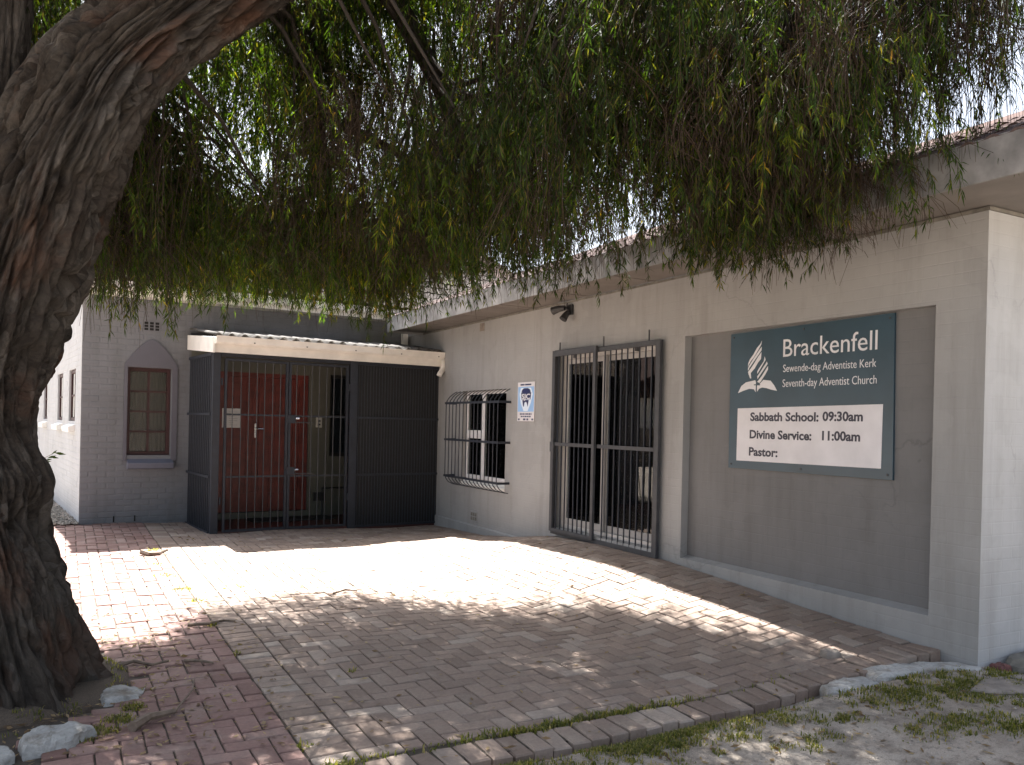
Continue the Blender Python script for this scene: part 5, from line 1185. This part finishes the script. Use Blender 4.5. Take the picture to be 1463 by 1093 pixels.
tt = np.linspace(0, 1, NP)[None, :, None]
hd = RNG.normal(0, 1, (ns, 2)); hd /= np.linalg.norm(hd, axis=1)[:, None]
high = O3[:, 1] > 0.5
out = O3[:, 0:1] * hd
path = np.zeros((ns, NP, 3))
path[:, :, :2] = S[:, None, :2] + out[:, None, :] * (1 - (1 - tt) ** 2.2) + RNG.normal(0, 0.012, (ns, NP, 2)).cumsum(1)
path[:, :, 2] = S[:, None, 2] + 0.10 * np.sin(np.pi * np.minimum(tt[:, :, 0] * 2.2, 1)) * RNG.uniform(0, 1, (ns, 1)) - S[:, 3:4] * tt[:, :, 0] ** 1.15
# stems of the sprays as three-sided threads
def threads(path, r0_, r1_, name, mat):
    n, k, _ = path.shape; ang = np.array([0, 2.094, 4.189]); rad = np.linspace(r0_, r1_, k)
    off = np.stack([np.cos(ang), np.sin(ang), 0 * ang], 1)
    V = (path[:, :, None, :] + off[None, None] * rad[None, :, None, None]).reshape(-1, 3) - TO
    i = np.arange(n * k * 3).reshape(n, k, 3); j = np.roll(i, -1, 2)
    F = np.stack([i[:, :-1], j[:, :-1], j[:, 1:], i[:, 1:]], -1).reshape(-1, 4)
    return tag(mesh_np(name, V, F, mat, tree), kind='stuff')
threads(path[:, [0, 2, 4, 7]], 0.0032, 0.0014, 'spray_stems', 'twig_brown')
# extra bare threads in the dead sprays
dp = path[dead][:, [0, 1, 3, 5, 7]]
dp = np.concatenate([dp + RNG.normal(0, 0.05, (len(dp), 1, 3)) + RNG.normal(0, 0.02, dp.shape).cumsum(1) * np.array([1, 1, 0.3]) for _ in range(5)])
threads(dp, 0.0030, 0.0012, 'dead_twigs', 'twig_brown')
# leaves
live = ~dead
lp = path[live]; sl_ = S[live]
per = np.where(high[live], np.clip((sl_[:, 3] * 24).astype(int), 6, 36), np.clip((sl_[:, 3] * 118).astype(int), 24, 135)); bigl = high[live]
bigl = np.concatenate([bigl, high[dead]]); lp = np.concatenate([lp, path[dead]]); per = np.concatenate([per, np.clip((S[dead][:, 3] * 9).astype(int), 0, 12)])
si = np.repeat(np.arange(len(lp)), per); nl = len(si)
t = RNG.random(nl) ** 0.85 * (NP - 1.001); k = t.astype(int); f = (t - k)[:, None]
pos = lp[si, k] * (1 - f) + lp[si, k + 1] * f
a = RNG.random(nl) * 2 * np.pi; dn = np.clip(RNG.normal(1.05, 0.32, nl), 0.2, 1.5)          # how far each leaf hangs down
D = np.stack([np.cos(a) * np.cos(dn), np.sin(a) * np.cos(dn), -np.sin(dn)], 1)
l = RNG.uniform(0.038, 0.082, nl) * np.where(bigl[si], 2.6, 1.0); wd = l * RNG.uniform(0.050, 0.078, nl)
sd_ = np.cross(D, RNG.normal(0, 1, (nl, 3))); sd_ /= np.linalg.norm(sd_, axis=1)[:, None]
bend = np.array([[0, 0, -1.0]]) * (l * RNG.uniform(0.02, 0.22, nl))[:, None]
p1 = pos + D * (l * 0.45)[:, None]; p3 = pos + D * l[:, None] + bend; Wv = sd_ * wd[:, None]
V = np.stack([pos, p1 + Wv, p3, p1 - Wv], 1).reshape(-1, 3) - TO
kk = np.arange(nl)[:, None] * 4
F = np.concatenate([kk + np.array([[0, 1, 3]]), kk + np.array([[1, 2, 3]])], 0)
tn = np.concatenate([O3[live, 2], O3[dead, 2]])[si]
cr = tag(mesh_np('crown', V, F, 'leaf', tree), kind='stuff')
at = cr.data.attributes.new('tint', 'FLOAT', 'POINT'); at.data.foreach_set('value', np.repeat(np.clip(tn + RNG.normal(0, .08, nl), 0, 1), 4).astype(np.float32))
print('LEAVES', nl, 'strands', ns, 'clusters', len(clusters))
